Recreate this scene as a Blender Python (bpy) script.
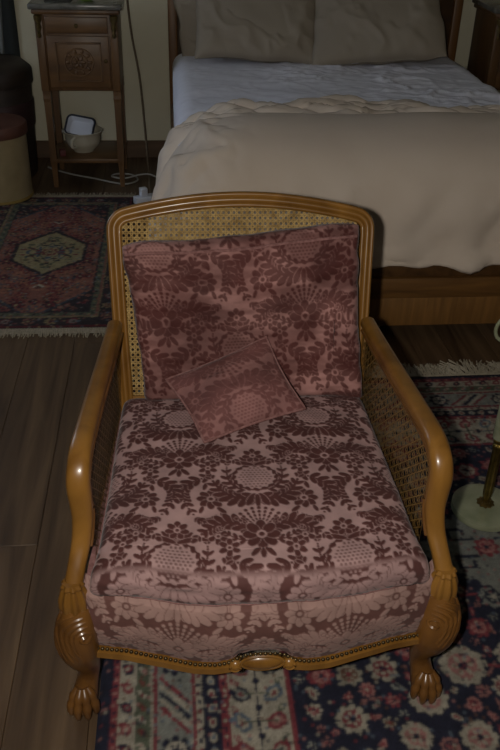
import bpy, bmesh, math, random
import numpy as np
from mathutils import Vector, Matrix, noise

for o in list(bpy.data.objects):
    bpy.data.objects.remove(o)
SC = bpy.context.scene
COL = SC.collection
R = math.radians
random.seed(4)
RNG = np.random.RandomState(7)

# ------------------------------------------------------------------ camera, world, flash, exposure
CAM_H = 1.53
F_PX, PITCH, ROLL, YAW = 820.0, R(32.3), R(1.7), R(6.0)
fw = Vector((math.sin(YAW) * math.cos(PITCH), math.cos(YAW) * math.cos(PITCH), -math.sin(PITCH)))
rt = Vector((math.cos(YAW), -math.sin(YAW), 0))
dn = fw.cross(rt)
ri = rt * math.cos(ROLL) - dn * math.sin(ROLL)
di = dn * math.cos(ROLL) + rt * math.sin(ROLL)
cam_d = bpy.data.cameras.new('camera')
cam = bpy.data.objects.new('camera', cam_d)
COL.objects.link(cam)
cam_d.sensor_fit = 'VERTICAL'
cam_d.sensor_height = 36.0
cam_d.lens = F_PX * 36.0 / 750.0
cam_d.clip_start = 0.02
cam.matrix_world = Matrix(((ri.x, -di.x, -fw.x, 0), (ri.y, -di.y, -fw.y, 0), (ri.z, -di.z, -fw.z, CAM_H), (0, 0, 0, 1)))
SC.camera = cam

world = bpy.data.worlds.new('world')
SC.world = world
world.use_nodes = True
bgn = world.node_tree.nodes['Background']
bgn.inputs[0].default_value = (0.70, 0.82, 1.0, 1)
bgn.inputs[1].default_value = 2.8

fl = bpy.data.lights.new('camera_flash', 'SPOT')
fl.energy = 80
fl.color = (1.0, 0.945, 0.86)
fl.shadow_soft_size = 0.018
fl.spot_size = R(100)
fl.spot_blend = 0.7
flo = bpy.data.objects.new('camera_flash', fl)
COL.objects.link(flo)
fm = cam.matrix_world.copy()
fm.translation = Vector((0, 0, CAM_H)) - ri * 0.085 - di * 0.01
flo.matrix_world = fm

SC.view_settings.view_transform = 'Standard'
SC.view_settings.look = 'None'
SC.view_settings.exposure = 0.0
SC.view_settings.gamma = 1.0
SC.view_settings.use_curve_mapping = False


# ------------------------------------------------------------------ helpers
def lin(h):
    h = h.lstrip('#')
    v = np.array([int(h[i:i + 2], 16) / 255 for i in (0, 2, 4)])
    return np.where(v <= 0.04045, v / 12.92, ((v + 0.055) / 1.055) ** 2.4)


def c4(h):
    return tuple(lin(h)) + (1.0,)


def new_mat(name):
    m = bpy.data.materials.new(name)
    m.use_nodes = True
    nt = m.node_tree
    return m, nt, nt.nodes['Principled BSDF']


def mat_wood(name, a, b, rough=0.35, scale=(30, 30, 3), coat=0.0, rand=0.0, nscale=1.0, bump=0.1):
    m, nt, p = new_mat(name)
    N = nt.nodes
    L = nt.links
    tc = N.new('ShaderNodeTexCoord')
    mp = N.new('ShaderNodeMapping')
    mp.inputs['Scale'].default_value = scale
    n1 = N.new('ShaderNodeTexNoise')
    n1.inputs['Scale'].default_value = nscale
    n1.inputs['Detail'].default_value = 6
    n1.inputs['Distortion'].default_value = 0.6
    rp = N.new('ShaderNodeValToRGB')
    rp.color_ramp.elements[0].position = 0.3
    rp.color_ramp.elements[1].position = 0.7
    rp.color_ramp.elements[0].color = c4(a)
    rp.color_ramp.elements[1].color = c4(b)
    L.new(tc.outputs['Object'], mp.inputs['Vector'])
    src = mp.outputs['Vector']
    if rand > 0:
        oi = N.new('ShaderNodeObjectInfo')
        ad = N.new('ShaderNodeVectorMath')
        ad.operation = 'ADD'
        sc_ = N.new('ShaderNodeMath')
        sc_.operation = 'MULTIPLY'
        sc_.inputs[1].default_value = 70
        L.new(oi.outputs['Random'], sc_.inputs[0])
        L.new(src, ad.inputs[0])
        L.new(sc_.outputs[0], ad.inputs[1])
        src = ad.outputs[0]
        hs = N.new('ShaderNodeHueSaturation')
        mr = N.new('ShaderNodeMapRange')
        mr.inputs['To Min'].default_value = 1 - rand
        mr.inputs['To Max'].default_value = 1 + rand
        L.new(oi.outputs['Random'], mr.inputs['Value'])
        L.new(mr.outputs[0], hs.inputs['Value'])
        L.new(rp.outputs[0], hs.inputs['Color'])
        L.new(hs.outputs[0], p.inputs['Base Color'])
    else:
        L.new(rp.outputs[0], p.inputs['Base Color'])
    L.new(src, n1.inputs['Vector'])
    L.new(n1.outputs[0], rp.inputs[0])
    p.inputs['Roughness'].default_value = rough
    p.inputs['Coat Weight'].default_value = coat
    p.inputs['Coat Roughness'].default_value = 0.15
    bp_ = N.new('ShaderNodeBump')
    bp_.inputs['Strength'].default_value = bump
    bp_.inputs['Distance'].default_value = 0.002
    L.new(n1.outputs[0], bp_.inputs['Height'])
    L.new(bp_.outputs[0], p.inputs['Normal'])
    return m


def mat_plain(name, a, b=None, rough=0.6, nscale=8.0, metal=0.0, bump=0.05, sheen=0.0, subs=0.0, stretch=(1, 1, 1)):
    m, nt, p = new_mat(name)
    N = nt.nodes
    L = nt.links
    tc = N.new('ShaderNodeTexCoord')
    mp = N.new('ShaderNodeMapping')
    mp.inputs['Scale'].default_value = stretch
    n1 = N.new('ShaderNodeTexNoise')
    n1.inputs['Scale'].default_value = nscale
    n1.inputs['Detail'].default_value = 5
    rp = N.new('ShaderNodeValToRGB')
    rp.color_ramp.elements[0].position = 0.35
    rp.color_ramp.elements[1].position = 0.65
    rp.color_ramp.elements[0].color = c4(a)
    rp.color_ramp.elements[1].color = c4(b or a)
    L.new(tc.outputs['Object'], mp.inputs['Vector'])
    L.new(mp.outputs[0], n1.inputs['Vector'])
    L.new(n1.outputs[0], rp.inputs[0])
    L.new(rp.outputs[0], p.inputs['Base Color'])
    p.inputs['Roughness'].default_value = rough
    p.inputs['Metallic'].default_value = metal
    if sheen:
        p.inputs['Sheen Weight'].default_value = sheen
    b_ = N.new('ShaderNodeBump')
    b_.inputs['Strength'].default_value = bump
    b_.inputs['Distance'].default_value = 0.002
    L.new(n1.outputs[0], b_.inputs['Height'])
    L.new(b_.outputs[0], p.inputs['Normal'])
    return m


def mat_woven(name, rough=0.9, sheen=0.0, wear=None, nscale=18.0, lo=0.8, hi=1.15):
    """colour comes from the thing's own woven pattern (attribute Col), with a little thread noise"""
    m, nt, p = new_mat(name)
    N = nt.nodes
    L = nt.links
    at = N.new('ShaderNodeAttribute')
    at.attribute_name = 'Col'
    tc = N.new('ShaderNodeTexCoord')
    n1 = N.new('ShaderNodeTexNoise')
    n1.inputs['Scale'].default_value = nscale
    n1.inputs['Detail'].default_value = 6
    mr = N.new('ShaderNodeMapRange')
    mr.inputs['From Min'].default_value = 0.3
    mr.inputs['From Max'].default_value = 0.7
    mr.inputs['To Min'].default_value = lo
    mr.inputs['To Max'].default_value = hi
    mx = N.new('ShaderNodeVectorMath')
    mx.operation = 'SCALE'
    L.new(tc.outputs['Object'], n1.inputs['Vector'])
    L.new(n1.outputs[0], mr.inputs['Value'])
    L.new(at.outputs['Color'], mx.inputs[0])
    L.new(mr.outputs[0], mx.inputs['Scale'])
    L.new(mx.outputs[0], p.inputs['Base Color'])
    p.inputs['Roughness'].default_value = rough
    p.inputs['Specular IOR Level'].default_value = 0.2
    if sheen:
        p.inputs['Sheen Weight'].default_value = sheen
        p.inputs['Sheen Roughness'].default_value = 0.4
    return m


class MB:
    def __init__(s):
        s.v = []
        s.f = []

    def add(s, vs, fs):
        o = len(s.v)
        s.v.extend([tuple(v) for v in vs])
        s.f.extend([tuple(i + o for i in f) for f in fs])

    def box(s, x0, x1, y0, y1, z0, z1, bev=0.0, seg=2):
        bm = bmesh.new()
        bmesh.ops.create_cube(bm, size=1)
        for v in bm.verts:
            v.co = Vector(((x0 + x1) / 2 + v.co.x * (x1 - x0), (y0 + y1) / 2 + v.co.y * (y1 - y0), (z0 + z1) / 2 + v.co.z * (z1 - z0)))
        if bev:
            bmesh.ops.bevel(bm, geom=bm.edges[:], offset=bev, segments=seg, profile=0.5, affect='EDGES')
        s.bm(bm)

    def bm(s, bm):
        bm.verts.index_update()
        s.add([v.co[:] for v in bm.verts], [[v.index for v in f.verts] for f in bm.faces])
        bm.free()

    def ball(s, c, r, seg=12, ring=8, rot=None):
        r = (r, r, r) if isinstance(r, (int, float)) else r
        bm = bmesh.new()
        M = Matrix.Translation(c) @ (rot.to_4x4() if rot else Matrix.Identity(4)) @ Matrix.Diagonal((r[0], r[1], r[2], 1))
        bmesh.ops.create_uvsphere(bm, u_segments=seg, v_segments=ring, radius=1, matrix=M)
        s.bm(bm)

    def lathe(s, prof, c=(0, 0, 0), n=32, lobes=0, amp=0.0):
        vs = []
        for (r, z) in prof:
            for k in range(n):
                a = 2 * math.pi * k / n
                rr = r * (1 + amp * math.cos(lobes * a)) if lobes else r
                vs.append((c[0] + rr * math.cos(a), c[1] + rr * math.sin(a), c[2] + z))
        fs = []
        for i in range(len(prof) - 1):
            for k in range(n):
                k2 = (k + 1) % n
                fs.append((i * n + k, i * n + k2, (i + 1) * n + k2, (i + 1) * n + k))
        fs.append(tuple(range(n - 1, -1, -1)))
        fs.append(tuple((len(prof) - 1) * n + k for k in range(n)))
        s.add(vs, fs)

    def sweep(s, path, prof, ref=(0, 0, 1), scales=None, closed=False):
        P = [Vector(p) for p in path]
        n = len(P)
        m = len(prof)
        ref = Vector(ref)
        vs = []
        for i, p in enumerate(P):
            a = P[(i - 1) % n] if (closed or i > 0) else P[i]
            b = P[(i + 1) % n] if (closed or i < n - 1) else P[i]
            T = (b - a).normalized()
            rf = ref
            B = T.cross(rf)
            if B.length < 1e-3:
                B = T.cross(Vector((0.3, 1, 0.2)))
            B.normalize()
            Nn = B.cross(T).normalized()
            sc = scales[i] if scales else 1.0
            for (u, w) in prof:
                vs.append(p + (B * u + Nn * w) * sc)
        fs = []
        for i in range(n if closed else n - 1):
            i2 = (i + 1) % n
            for k in range(m):
                k2 = (k + 1) % m
                fs.append((i * m + k, i * m + k2, i2 * m + k2, i2 * m + k))
        if not closed:
            fs.append(tuple(range(m - 1, -1, -1)))
            fs.append(tuple((n - 1) * m + k for k in range(m)))
        s.add(vs, fs)

    def tube(s, path, r, n=8, scales=None, closed=False, ref=(0, 0, 1)):
        s.sweep(path, [(r * math.cos(2 * math.pi * k / n), r * math.sin(2 * math.pi * k / n)) for k in range(n)], ref, scales, closed)

    def build(s, name, mat, parent=None, smooth=True, angle=40):
        me = bpy.data.meshes.new(name)
        me.from_pydata([tuple(v) for v in s.v], [], s.f)
        bm = bmesh.new()
        bm.from_mesh(me)
        bmesh.ops.recalc_face_normals(bm, faces=bm.faces[:])
        bm.to_mesh(me)
        bm.free()
        if smooth:
            me.shade_smooth()
            me.set_sharp_from_angle(angle=R(angle))
        me.materials.append(mat)
        o = bpy.data.objects.new(name, me)
        COL.objects.link(o)
        if parent:
            o.parent = parent
        return o


def grid_mesh(name, P, mat, parent=None, col=None, closed_u=False, cap=False):
    """P: (n, m, 3) array of points -> quad surface; col: (n, m, 3)"""
    n, m = P.shape[:2]
    i = np.arange(n if closed_u else n - 1)[:, None]
    j = np.arange(m - 1)[None, :]
    i2 = (i + 1) % n
    F = np.stack([(i * m + j), (i2 * m + j), (i2 * m + j + 1), (i * m + j + 1)], -1).reshape(-1, 4)
    me = bpy.data.meshes.new(name)
    me.vertices.add(n * m)
    me.vertices.foreach_set('co', P.reshape(-1).astype(np.float32))
    nf = len(F)
    me.loops.add(nf * 4)
    me.polygons.add(nf)
    me.loops.foreach_set('vertex_index', F.reshape(-1).astype(np.int32))
    me.polygons.foreach_set('loop_start', np.arange(0, nf * 4, 4, dtype=np.int32))
    me.polygons.foreach_set('loop_total', np.full(nf, 4, dtype=np.int32))
    me.update(calc_edges=True)
    me.validate()
    if col is not None:
        a = me.attributes.new('Col', 'FLOAT_COLOR', 'POINT')
        c = np.ones((n * m, 4), np.float32)
        c[:, :3] = col.reshape(-1, 3)
        a.data.foreach_set('color', c.reshape(-1))
    me.shade_smooth()
    me.materials.append(mat)
    o = bpy.data.objects.new(name, me)
    COL.objects.link(o)
    if parent:
        o.parent = parent
    return o


def empty(name, loc=(0, 0, 0), rz=0):
    o = bpy.data.objects.new(name, None)
    o.empty_display_size = 0.05
    o.location = loc
    o.rotation_euler = (0, 0, rz)
    COL.objects.link(o)
    return o


def tag(o, label=None, cat=None, group=None, kind=None):
    if label:
        o['label'] = label
    if cat:
        o['category'] = cat
    if group:
        o['group'] = group
    if kind:
        o['kind'] = kind
    return o


def spline(pts, n):
    """Catmull-Rom through pts"""
    P = [Vector(p) for p in pts]
    P = [P[0] * 2 - P[1]] + P + [P[-1] * 2 - P[-2]]
    out = []
    seg = len(P) - 3
    for k in range(n):
        t = k / (n - 1) * seg
        i = min(int(t), seg - 1)
        u = t - i
        p0, p1, p2, p3 = P[i:i + 4]
        out.append(0.5 * ((2 * p1) + (p2 - p0) * u + (2 * p0 - 5 * p1 + 4 * p2 - p3) * u * u + (3 * p1 - p0 - 3 * p2 + p3) * u ** 3))
    return out


def interp(xs, ys):
    return lambda t: float(np.interp(t, xs, ys))


def smoothstep(a, b, x):
    t = np.clip((x - a) / (b - a), 0, 1)
    return t * t * (3 - 2 * t)


def vnoise(X, Y, scale, seed=0, octs=3):
    """cheap smooth value noise on arrays"""
    out = np.zeros_like(X, dtype=float)
    amp = 1.0
    tot = 0
    r = np.random.RandomState(seed)
    for o_ in range(octs):
        tab = r.rand(64, 64)
        x = X * scale + 100
        y = Y * scale + 100
        xi = np.floor(x).astype(int)
        yi = np.floor(y).astype(int)
        fx = x - xi
        fy = y - yi
        fx = fx * fx * (3 - 2 * fx)
        fy = fy * fy * (3 - 2 * fy)
        g = lambda a, b: tab[a % 64, b % 64]
        out += amp * ((g(xi, yi) * (1 - fx) + g(xi + 1, yi) * fx) * (1 - fy) + (g(xi, yi + 1) * (1 - fx) + g(xi + 1, yi + 1) * fx) * fy)
        tot += amp
        amp *= 0.5
        scale *= 2.1
    return out / tot * 2 - 1


# ------------------------------------------------------------------ materials
M = {}
M['chair_wood'] = mat_wood('honey_varnished_beech', '#684519', '#8a612a', rough=0.33, scale=(14, 14, 3), coat=0.25, bump=0.05)
M['carved_wood'] = mat_wood('carved_walnut_stain', '#4c3015', '#744d22', rough=0.36, scale=(14, 14, 5), coat=0.25, bump=0.08)
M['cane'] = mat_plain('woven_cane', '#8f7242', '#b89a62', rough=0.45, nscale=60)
M['cane_dark'] = mat_plain('dark_brown_cane', '#735527', '#94733e', rough=0.5, nscale=60)  # side panels: a darker brown than the back cane
M['nail'] = mat_plain('antique_brass_nail', '#4a3d2a', '#6a5a3c', rough=0.4, metal=0.8)
M['damask'] = mat_woven('rose_velvet_damask', rough=0.75, sheen=0.12, nscale=22, lo=0.82, hi=1.14)
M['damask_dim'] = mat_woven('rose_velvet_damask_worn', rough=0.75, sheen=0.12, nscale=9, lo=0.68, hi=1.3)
M['welt'] = mat_plain('rose_velvet_welt', '#704a46', '#8a625e', rough=0.85, nscale=120)
M['rug'] = mat_woven('knotted_wool', rough=0.95, nscale=40, lo=0.78, hi=1.2)
M['fringe'] = mat_plain('cotton_fringe', '#928a78', '#a89e8a', rough=0.9, nscale=90)
M['plank'] = mat_wood('old_floor_plank', '#3c2b1c', '#644f39', rough=0.5, scale=(26, 1.6, 10), rand=0.08, nscale=1.0, bump=0.25)
M['gap'] = mat_plain('floor_joint', '#2a2118', rough=0.9)
M['wall'] = mat_plain('cream_plaster', '#c6c0a8', '#cec8b0', rough=0.9, nscale=3, bump=0.1)
M['base'] = mat_wood('brown_baseboard', '#4a3624', '#5e4630', rough=0.55, scale=(3, 20, 20))
M['ceil'] = mat_plain('white_ceiling', '#dedacc', rough=0.9)
M['bed_wood'] = mat_wood('bed_oak_brown', '#5a3d1f', '#7e582c', rough=0.45, scale=(3, 20, 30))
M['bed_wood_v'] = mat_wood('bed_oak_vertical', '#6a4a26', '#886032', rough=0.45, scale=(45, 20, 3))
M['bed_wood_c'] = mat_wood('bed_burr_walnut', '#432c16', '#5e4022', rough=0.45, scale=(12, 12, 18), nscale=1.6)
M['head_wood'] = mat_wood('headboard_panel', '#33220f', '#4a3218', rough=0.5, scale=(3, 20, 14))
M['post_wood'] = mat_wood('bed_post', '#5c3c1a', '#734e26', rough=0.45, scale=(30, 30, 3))
M['sheet'] = mat_plain('lavender_sheet', '#e0e0ec', '#e4e4f0', rough=0.85, nscale=30, bump=0.15)
M['duvet'] = mat_plain('beige_duvet_cotton', '#ccbcac', '#d0c1b2', rough=0.85, nscale=5, bump=0.2)
M['pillow'] = mat_plain('taupe_pillowcase', '#8e8374', '#948979', rough=0.88, nscale=4, bump=0.2)
M['ns_wood'] = mat_wood('nightstand_walnut', '#4a321c', '#684a2a', rough=0.42, scale=(16, 16, 4), bump=0.08)
M['ns_wood_h'] = mat_wood('nightstand_walnut_front', '#4c341d', '#6c4d2c', rough=0.42, scale=(5, 16, 22), bump=0.08)
M['marble'] = mat_plain('grey_marble', '#4a4844', '#6a675f', rough=0.25, nscale=16)
M['gilt'] = mat_plain('tarnished_bronze', '#4a3c20', '#6a5830', rough=0.4, metal=0.7, nscale=60)
M['ceramic'] = mat_plain('cream_ceramic', '#b0aa98', '#b8b2a0', rough=0.25, nscale=5)
M['white'] = mat_plain('white_plastic', '#c8ccd6', rough=0.4)
M['navy'] = mat_plain('dark_blue_rim', '#1c2030', rough=0.5)
M['darkred'] = mat_plain('dark_red_card', '#4c1c1a', '#5a2420', rough=0.6)
M['cord_brown'] = mat_plain('brown_cord', '#5e5040', '#6e604c', rough=0.6, nscale=80)
M['cord_white'] = mat_plain('white_cord', '#9a9a94', rough=0.5)
M['hamper'] = mat_wood('dark_hamper', '#241c16', '#33281f', rough=0.55, scale=(10, 10, 40))
M['hamper_band'] = mat_plain('dark_maroon_band', '#2a1514', '#331b18', rough=0.6)
M['boxtan'] = mat_plain('tan_card', '#8c7d5c', '#988866', rough=0.8, nscale=12)
M['boxlid'] = mat_plain('russet_lid', '#4e2e22', '#5c382a', rough=0.6, nscale=10)
M['trim_y'] = mat_plain('ochre_trim', '#8a743c', rough=0.7)
M['curtain'] = mat_plain('dark_curtain', '#1e211f', '#272a28', rough=0.9)
M['grey_metal'] = mat_plain('grey_pole', '#5c605e', rough=0.5)
M['onyx'] = mat_plain('pale_green_onyx', '#6c7058', '#8e9078', rough=0.2, nscale=9, stretch=(1, 1, 2.5), bump=0.0)
M['brass'] = mat_plain('aged_brass', '#5a4a22', '#82703a', rough=0.35, metal=0.9, nscale=40)
M['green'] = mat_plain('green_glaze', '#55702c', '#6c8838', rough=0.3)
M['darkbox'] = mat_plain('dark_dish', '#22201e', rough=0.4)
M['frame_white'] = mat_plain('window_paint', '#b0aea4', rough=0.5)


# ------------------------------------------------------------------ room
X0, X1, Y0, Y1, ZC = -1.75, 2.7, -1.3, 4.86, 2.5
fl_o = MB()
fl_o.box(X0, X1, Y0, Y1, -0.10, -0.014)
floor = tag(fl_o.build('floor', M['gap'], smooth=False), kind='structure')
pw = 0.172
plank_cache = {}
xk = X0
row = 0
while xk < X1 - 0.01:
    w = min(pw, X1 - xk)
    cuts = [Y0] + sorted([Y0 + 1.1 + (row * 0.83) % 2.0, Y0 + 3.6 + (row * 0.57) % 2.1]) + [Y1]
    for a, b in zip(cuts[:-1], cuts[1:]):
        key = (round(w, 4), round(b - a, 3))
        if key not in plank_cache:
            m = MB()
            m.box(-w / 2 + 0.0005, w / 2 - 0.0005, -(b - a) / 2 + 0.0005, (b - a) / 2 - 0.0005, -0.02, 0, 0.0012, 1)
            o = m.build('plank', M['plank'], floor, smooth=False)
            plank_cache[key] = o
        else:
            o = plank_cache[key].copy()
            COL.objects.link(o)
        o.location = (xk + w / 2, (a + b) / 2, 0)
    xk += w
    row += 1


def wall(name, bxs):
    m = MB()
    for b in bxs:
        m.box(*b)
    return tag(m.build(name, M['wall'], smooth=False), kind='structure')


wall('wall_back', [(X0 - 0.1, X1 + 0.1, Y1, Y1 + 0.1, -0.1, ZC)])
wall('wall_right', [(X1, X1 + 0.1, Y0, Y1, -0.1, ZC)])
wall('wall_front', [(X0 - 0.1, X1 + 0.1, Y0 - 0.1, Y0, -0.1, ZC)])
WY0, WY1, WZ0, WZ1 = 2.7, 3.9, 0.85, 2.05
wall('wall_left', [(X0 - 0.1, X0, Y0, WY0, -0.1, ZC), (X0 - 0.1, X0, WY1, Y1, -0.1, ZC),
                   (X0 - 0.1, X0, WY0, WY1, -0.1, WZ0), (X0 - 0.1, X0, WY0, WY1, WZ1, ZC)])
m = MB()
m.box(X0 - 0.1, X1 + 0.1, Y0 - 0.1, Y1 + 0.1, ZC, ZC + 0.1)
tag(m.build('ceiling', M['ceil'], smooth=False), kind='structure')
win = tag(empty('window_1', (X0 - 0.05, (WY0 + WY1) / 2, WZ0)), kind='structure')
hw = (WY1 - WY0) / 2
hh = WZ1 - WZ0
m = MB()
for (a, b, c, d) in ((-hw, hw, 0, 0.05), (-hw, hw, hh - 0.05, hh), (-hw, -hw + 0.05, 0, hh), (hw - 0.05, hw, 0, hh), (-0.025, 0.025, 0, hh), (-hw, hw, hh * 0.6, hh * 0.6 + 0.03)):
    m.box(-0.03, 0.03, a, b, c, d)
m.build('window_frame', M['frame_white'], win, smooth=False)
m = MB()
m.box(X0, X1, Y1 - 0.018, Y1 + 0.002, 0, 0.10, 0.004, 1)
tag(m.build('baseboard_back', M['base'], smooth=False), kind='structure')


# ------------------------------------------------------------------ woven pattern painters
class Canvas:
    """colour raster in metres: pixel (i, j) = (x0 + i*res, y0 + j*res)"""

    def __init__(s, x0, x1, y0, y1, res, base, ch=3):
        s.x = np.arange(x0, x1 + res * 0.5, res)
        s.y = np.arange(y0, y1 + res * 0.5, res)
        s.res = res
        s.a = np.zeros((len(s.x), len(s.y), ch))
        s.a[:] = base

    def ell(s, cx, cy, a, b, ang, col):
        r = max(a, b)
        i0, i1 = np.searchsorted(s.x, (cx - r, cx + r))
        j0, j1 = np.searchsorted(s.y, (cy - r, cy + r))
        if i0 >= i1 or j0 >= j1:
            return
        X = s.x[i0:i1, None] - cx
        Y = s.y[None, j0:j1] - cy
        c, sn = math.cos(ang), math.sin(ang)
        u = (X * c + Y * sn) / a
        v = (-X * sn + Y * c) / b
        msk = u * u + v * v <= 1
        s.a[i0:i1, j0:j1][msk] = col

    def rect(s, xa, xb, ya, yb, col):
        i0, i1 = np.searchsorted(s.x, (xa, xb))
        j0, j1 = np.searchsorted(s.y, (ya, yb))
        s.a[i0:i1, j0:j1] = col

    def line(s, xa, ya, xb, yb, w, col):
        n = max(2, int(math.hypot(xb - xa, yb - ya) / (w * 0.5)))
        for k in range(n + 1):
            t = k / n
            s.ell(xa + (xb - xa) * t, ya + (yb - ya) * t, w * 0.55, w * 0.55, 0, col)


def age(a, cols, seed, amount=0.10, gain=0.85):
    """hand-knotted look: wandering knots, stray colours, softened edges"""
    r = np.random.RandomState(seed)
    n, m = a.shape[:2]
    I, J = np.meshgrid(np.arange(n), np.arange(m), indexing='ij')
    di_ = np.round(1.0 * vnoise(I / n, J / m, 60, seed, 2) + 0.4 * (r.rand(n, m) - 0.5)).astype(int)
    dj_ = np.round(1.0 * vnoise(I / n, J / m, 60, seed + 1, 2) + 0.4 * (r.rand(n, m) - 0.5)).astype(int)
    a = a[np.clip(I + di_, 0, n - 1), np.clip(J + dj_, 0, m - 1)]
    h, w = (n + 1) // 2, (m + 1) // 2
    msk = np.kron(r.rand(h, w) < amount, np.ones((2, 2), bool))[:n, :m]
    pick = np.kron(r.randint(0, len(cols), (h, w)), np.ones((2, 2), int))[:n, :m]
    a = np.where(msk[..., None], 0.35 * a + 0.65 * np.array(cols)[pick], a)
    a = a * 0.8 + 0.2 * (a.mean(-1, keepdims=True) * np.array([1.08, 1.0, 0.92]))
    b = a.copy()
    b[1:-1, 1:-1] = 0.44 * a[1:-1, 1:-1] + 0.14 * (a[2:, 1:-1] + a[:-2, 1:-1] + a[1:-1, 2:] + a[1:-1, :-2])
    return b * gain * (1 + 0.2 * (r.rand(n, m)[..., None] - 0.5))


def damask_tile():
    W, H = 0.322, 0.45
    E = []

    def e(cx, cy, a, b, ang=0, val=1.0, mir=True, halo=0.0):
        for sg in ((1, -1) if mir and abs(cx) + abs(math.sin(2 * R(ang))) > 1e-5 else (1,)):
            if halo:
                E.append((sg * cx, cy, a + halo, b + halo, sg * R(ang), 0.06))
            E.append((sg * cx, cy, a, b, sg * R(ang), val))

    def leaf(x, y, ang, ln, wd, val=1.0, halo=0.0011):
        c, sn = math.cos(R(ang)), math.sin(R(ang))
        e(x + c * ln / 2, y + sn * ln / 2, ln / 2, wd / 2, ang, val, True, halo)

    def acanthus(p0, p1, p2, w, n=7):
        an = 0
        for k in range(n, -1, -1):
            t = k / n
            x = (1 - t) ** 2 * p0[0] + 2 * t * (1 - t) * p1[0] + t * t * p2[0]
            y = (1 - t) ** 2 * p0[1] + 2 * t * (1 - t) * p1[1] + t * t * p2[1]
            dx = 2 * (1 - t) * (p1[0] - p0[0]) + 2 * t * (p2[0] - p1[0])
            dy = 2 * (1 - t) * (p1[1] - p0[1]) + 2 * t * (p2[1] - p1[1])
            an = math.degrees(math.atan2(dy, dx))
            if k == n:
                leaf(x, y, an, w * 0.85, w * 0.42)
            ww = w * (0.5 + 0.6 * math.sin(math.pi * min(1, 0.15 + 0.85 * t) ** 0.8))
            leaf(x, y, an + 42, ww * 1.04, ww * 0.50)
            leaf(x, y, an - 42, ww * 1.04, ww * 0.50)
        for k in range(24):
            t = k / 24
            x = (1 - t) ** 2 * p0[0] + 2 * t * (1 - t) * p1[0] + t * t * p2[0]
            y = (1 - t) ** 2 * p0[1] + 2 * t * (1 - t) * p1[1] + t * t * p2[1]
            e(x, y, w * 0.12, w * 0.12, 0, 1.0)

    def flower(cx, cy, r, n, hole=0.22, mir=True):
        for k in range(n):
            an = 360 * k / n + 90
            c, sn = math.cos(R(an)), math.sin(R(an))
            e(cx + c * r * 0.64, cy + sn * r * 0.64, r * 0.44, r * 0.30, an, 1, mir, 0.0010)
        e(cx, cy, r * hole * 1.5, r * hole * 1.5, 0, 0.1, mir)
        e(cx, cy, r * hole * 0.8, r * hole * 0.8, 0, 1, mir)

    # C: tall back to back scrolls with a flower in each
    cy = -0.288
    acanthus((0.062, cy + 0.066), (-0.030, cy + 0.040), (0.036, cy - 0.056), 0.024, 9)
    acanthus((0.040, cy - 0.060), (0.060, cy - 0.075), (0.085, cy - 0.050), 0.016, 4)
    flower(0.066, cy - 0.004, 0.027, 8)
    leaf(0.052, cy + 0.024, 75, 0.024, 0.010)
    leaf(0.074, cy + 0.020, 40, 0.022, 0.010)
    leaf(0.078, cy - 0.028, -40, 0.024, 0.010)
    leaf(0.050, cy - 0.026, -110, 0.020, 0.009)
    # A: lattice pomegranate with crown and leaf collar
    acanthus((0.006, -0.058), (0.060, -0.085), (0.092, -0.004), 0.030, 7)
    acanthus((0.026, -0.040), (0.066, -0.026), (0.058, 0.040), 0.020, 5)
    leaf(0.004, -0.050, -62, 0.040, 0.015)
    leaf(0.0, -0.052, -90, 0.036, 0.012)
    e(0, 0, 0.048, 0.042, 0, 1, True, 0.002)
    e(0, 0.0, 0.044, 0.038, 0, 0.0)
    for k in range(16):
        an = 360 * k / 16
        c, sn = math.cos(R(an)), math.sin(R(an))
        E.append((c * 0.045, sn * 0.039, 0.0075, 0.0045, R(an + 60), 1.0))
    for a in range(-6, 7):
        for b in range(-6, 7):
            x = a * 0.0084 + (b % 2) * 0.0042
            y = b * 0.0074
            if (x / 0.037) ** 2 + (y / 0.032) ** 2 < 1:
                E.append((x, y, 0.0030, 0.0022, 0, 0.75))
    for k in range(4):
        leaf(0, 0.040, 90 - 24 * k, 0.040, 0.012)
    flower(0, 0.072, 0.022, 7)
    flower(0.078, 0.060, 0.020, 6)
    leaf(0.060, 0.048, 160, 0.02, 0.009)
    # B: fan palmette, rosette, wide side leaves
    by = -0.160
    acanthus((0.016, by + 0.006), (0.066, by + 0.058), (0.118, by - 0.006), 0.027, 8)
    acanthus((0.016, by - 0.012), (0.048, by - 0.020), (0.074, by + 0.010), 0.015, 4)
    for k in range(5):
        an = 90 - 15 * k
        c, sn = math.cos(R(an)), math.sin(R(an))
        for q in range(4):
            rr = 0.030 + q * 0.0098
            e(c * rr * 0.9, by + 0.010 + sn * rr, 0.0042, 0.0022 + 0.0006 * q, an, 1, True, 0.0008)
    flower(0, by, 0.034, 8, 0.2)
    flower(0.062, by - 0.032, 0.020, 6)
    leaf(0, by - 0.034, -90, 0.024, 0.011)
    leaf(0.004, by - 0.032, -50, 0.028, 0.011)

    res = 0.001
    nx, ny = int(round(W / res)), int(round(H / res))
    T = np.zeros((nx, ny))
    for (cx, cy_, a, b, an, val) in E:
        r = max(a, b) + res
        for (ox, oy) in ((0, 0), (W / 2, H / 2)):
            i0, i1 = int((cx + ox - r) / res) - 1, int((cx + ox + r) / res) + 2
            j0, j1 = int((cy_ + oy - r) / res) - 1, int((cy_ + oy + r) / res) + 2
            I = np.arange(i0, i1)
            J = np.arange(j0, j1)
            X = I[:, None] * res - (cx + ox)
            Y = J[None, :] * res - (cy_ + oy)
            c, sn = math.cos(an), math.sin(an)
            u = (X * c + Y * sn) / a
            v = (-X * sn + Y * c) / b
            msk = u * u + v * v <= 1
            ix = np.ix_(I % nx, J % ny)
            sub = T[ix]
            sub[msk] = val
            T[ix] = sub
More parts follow.
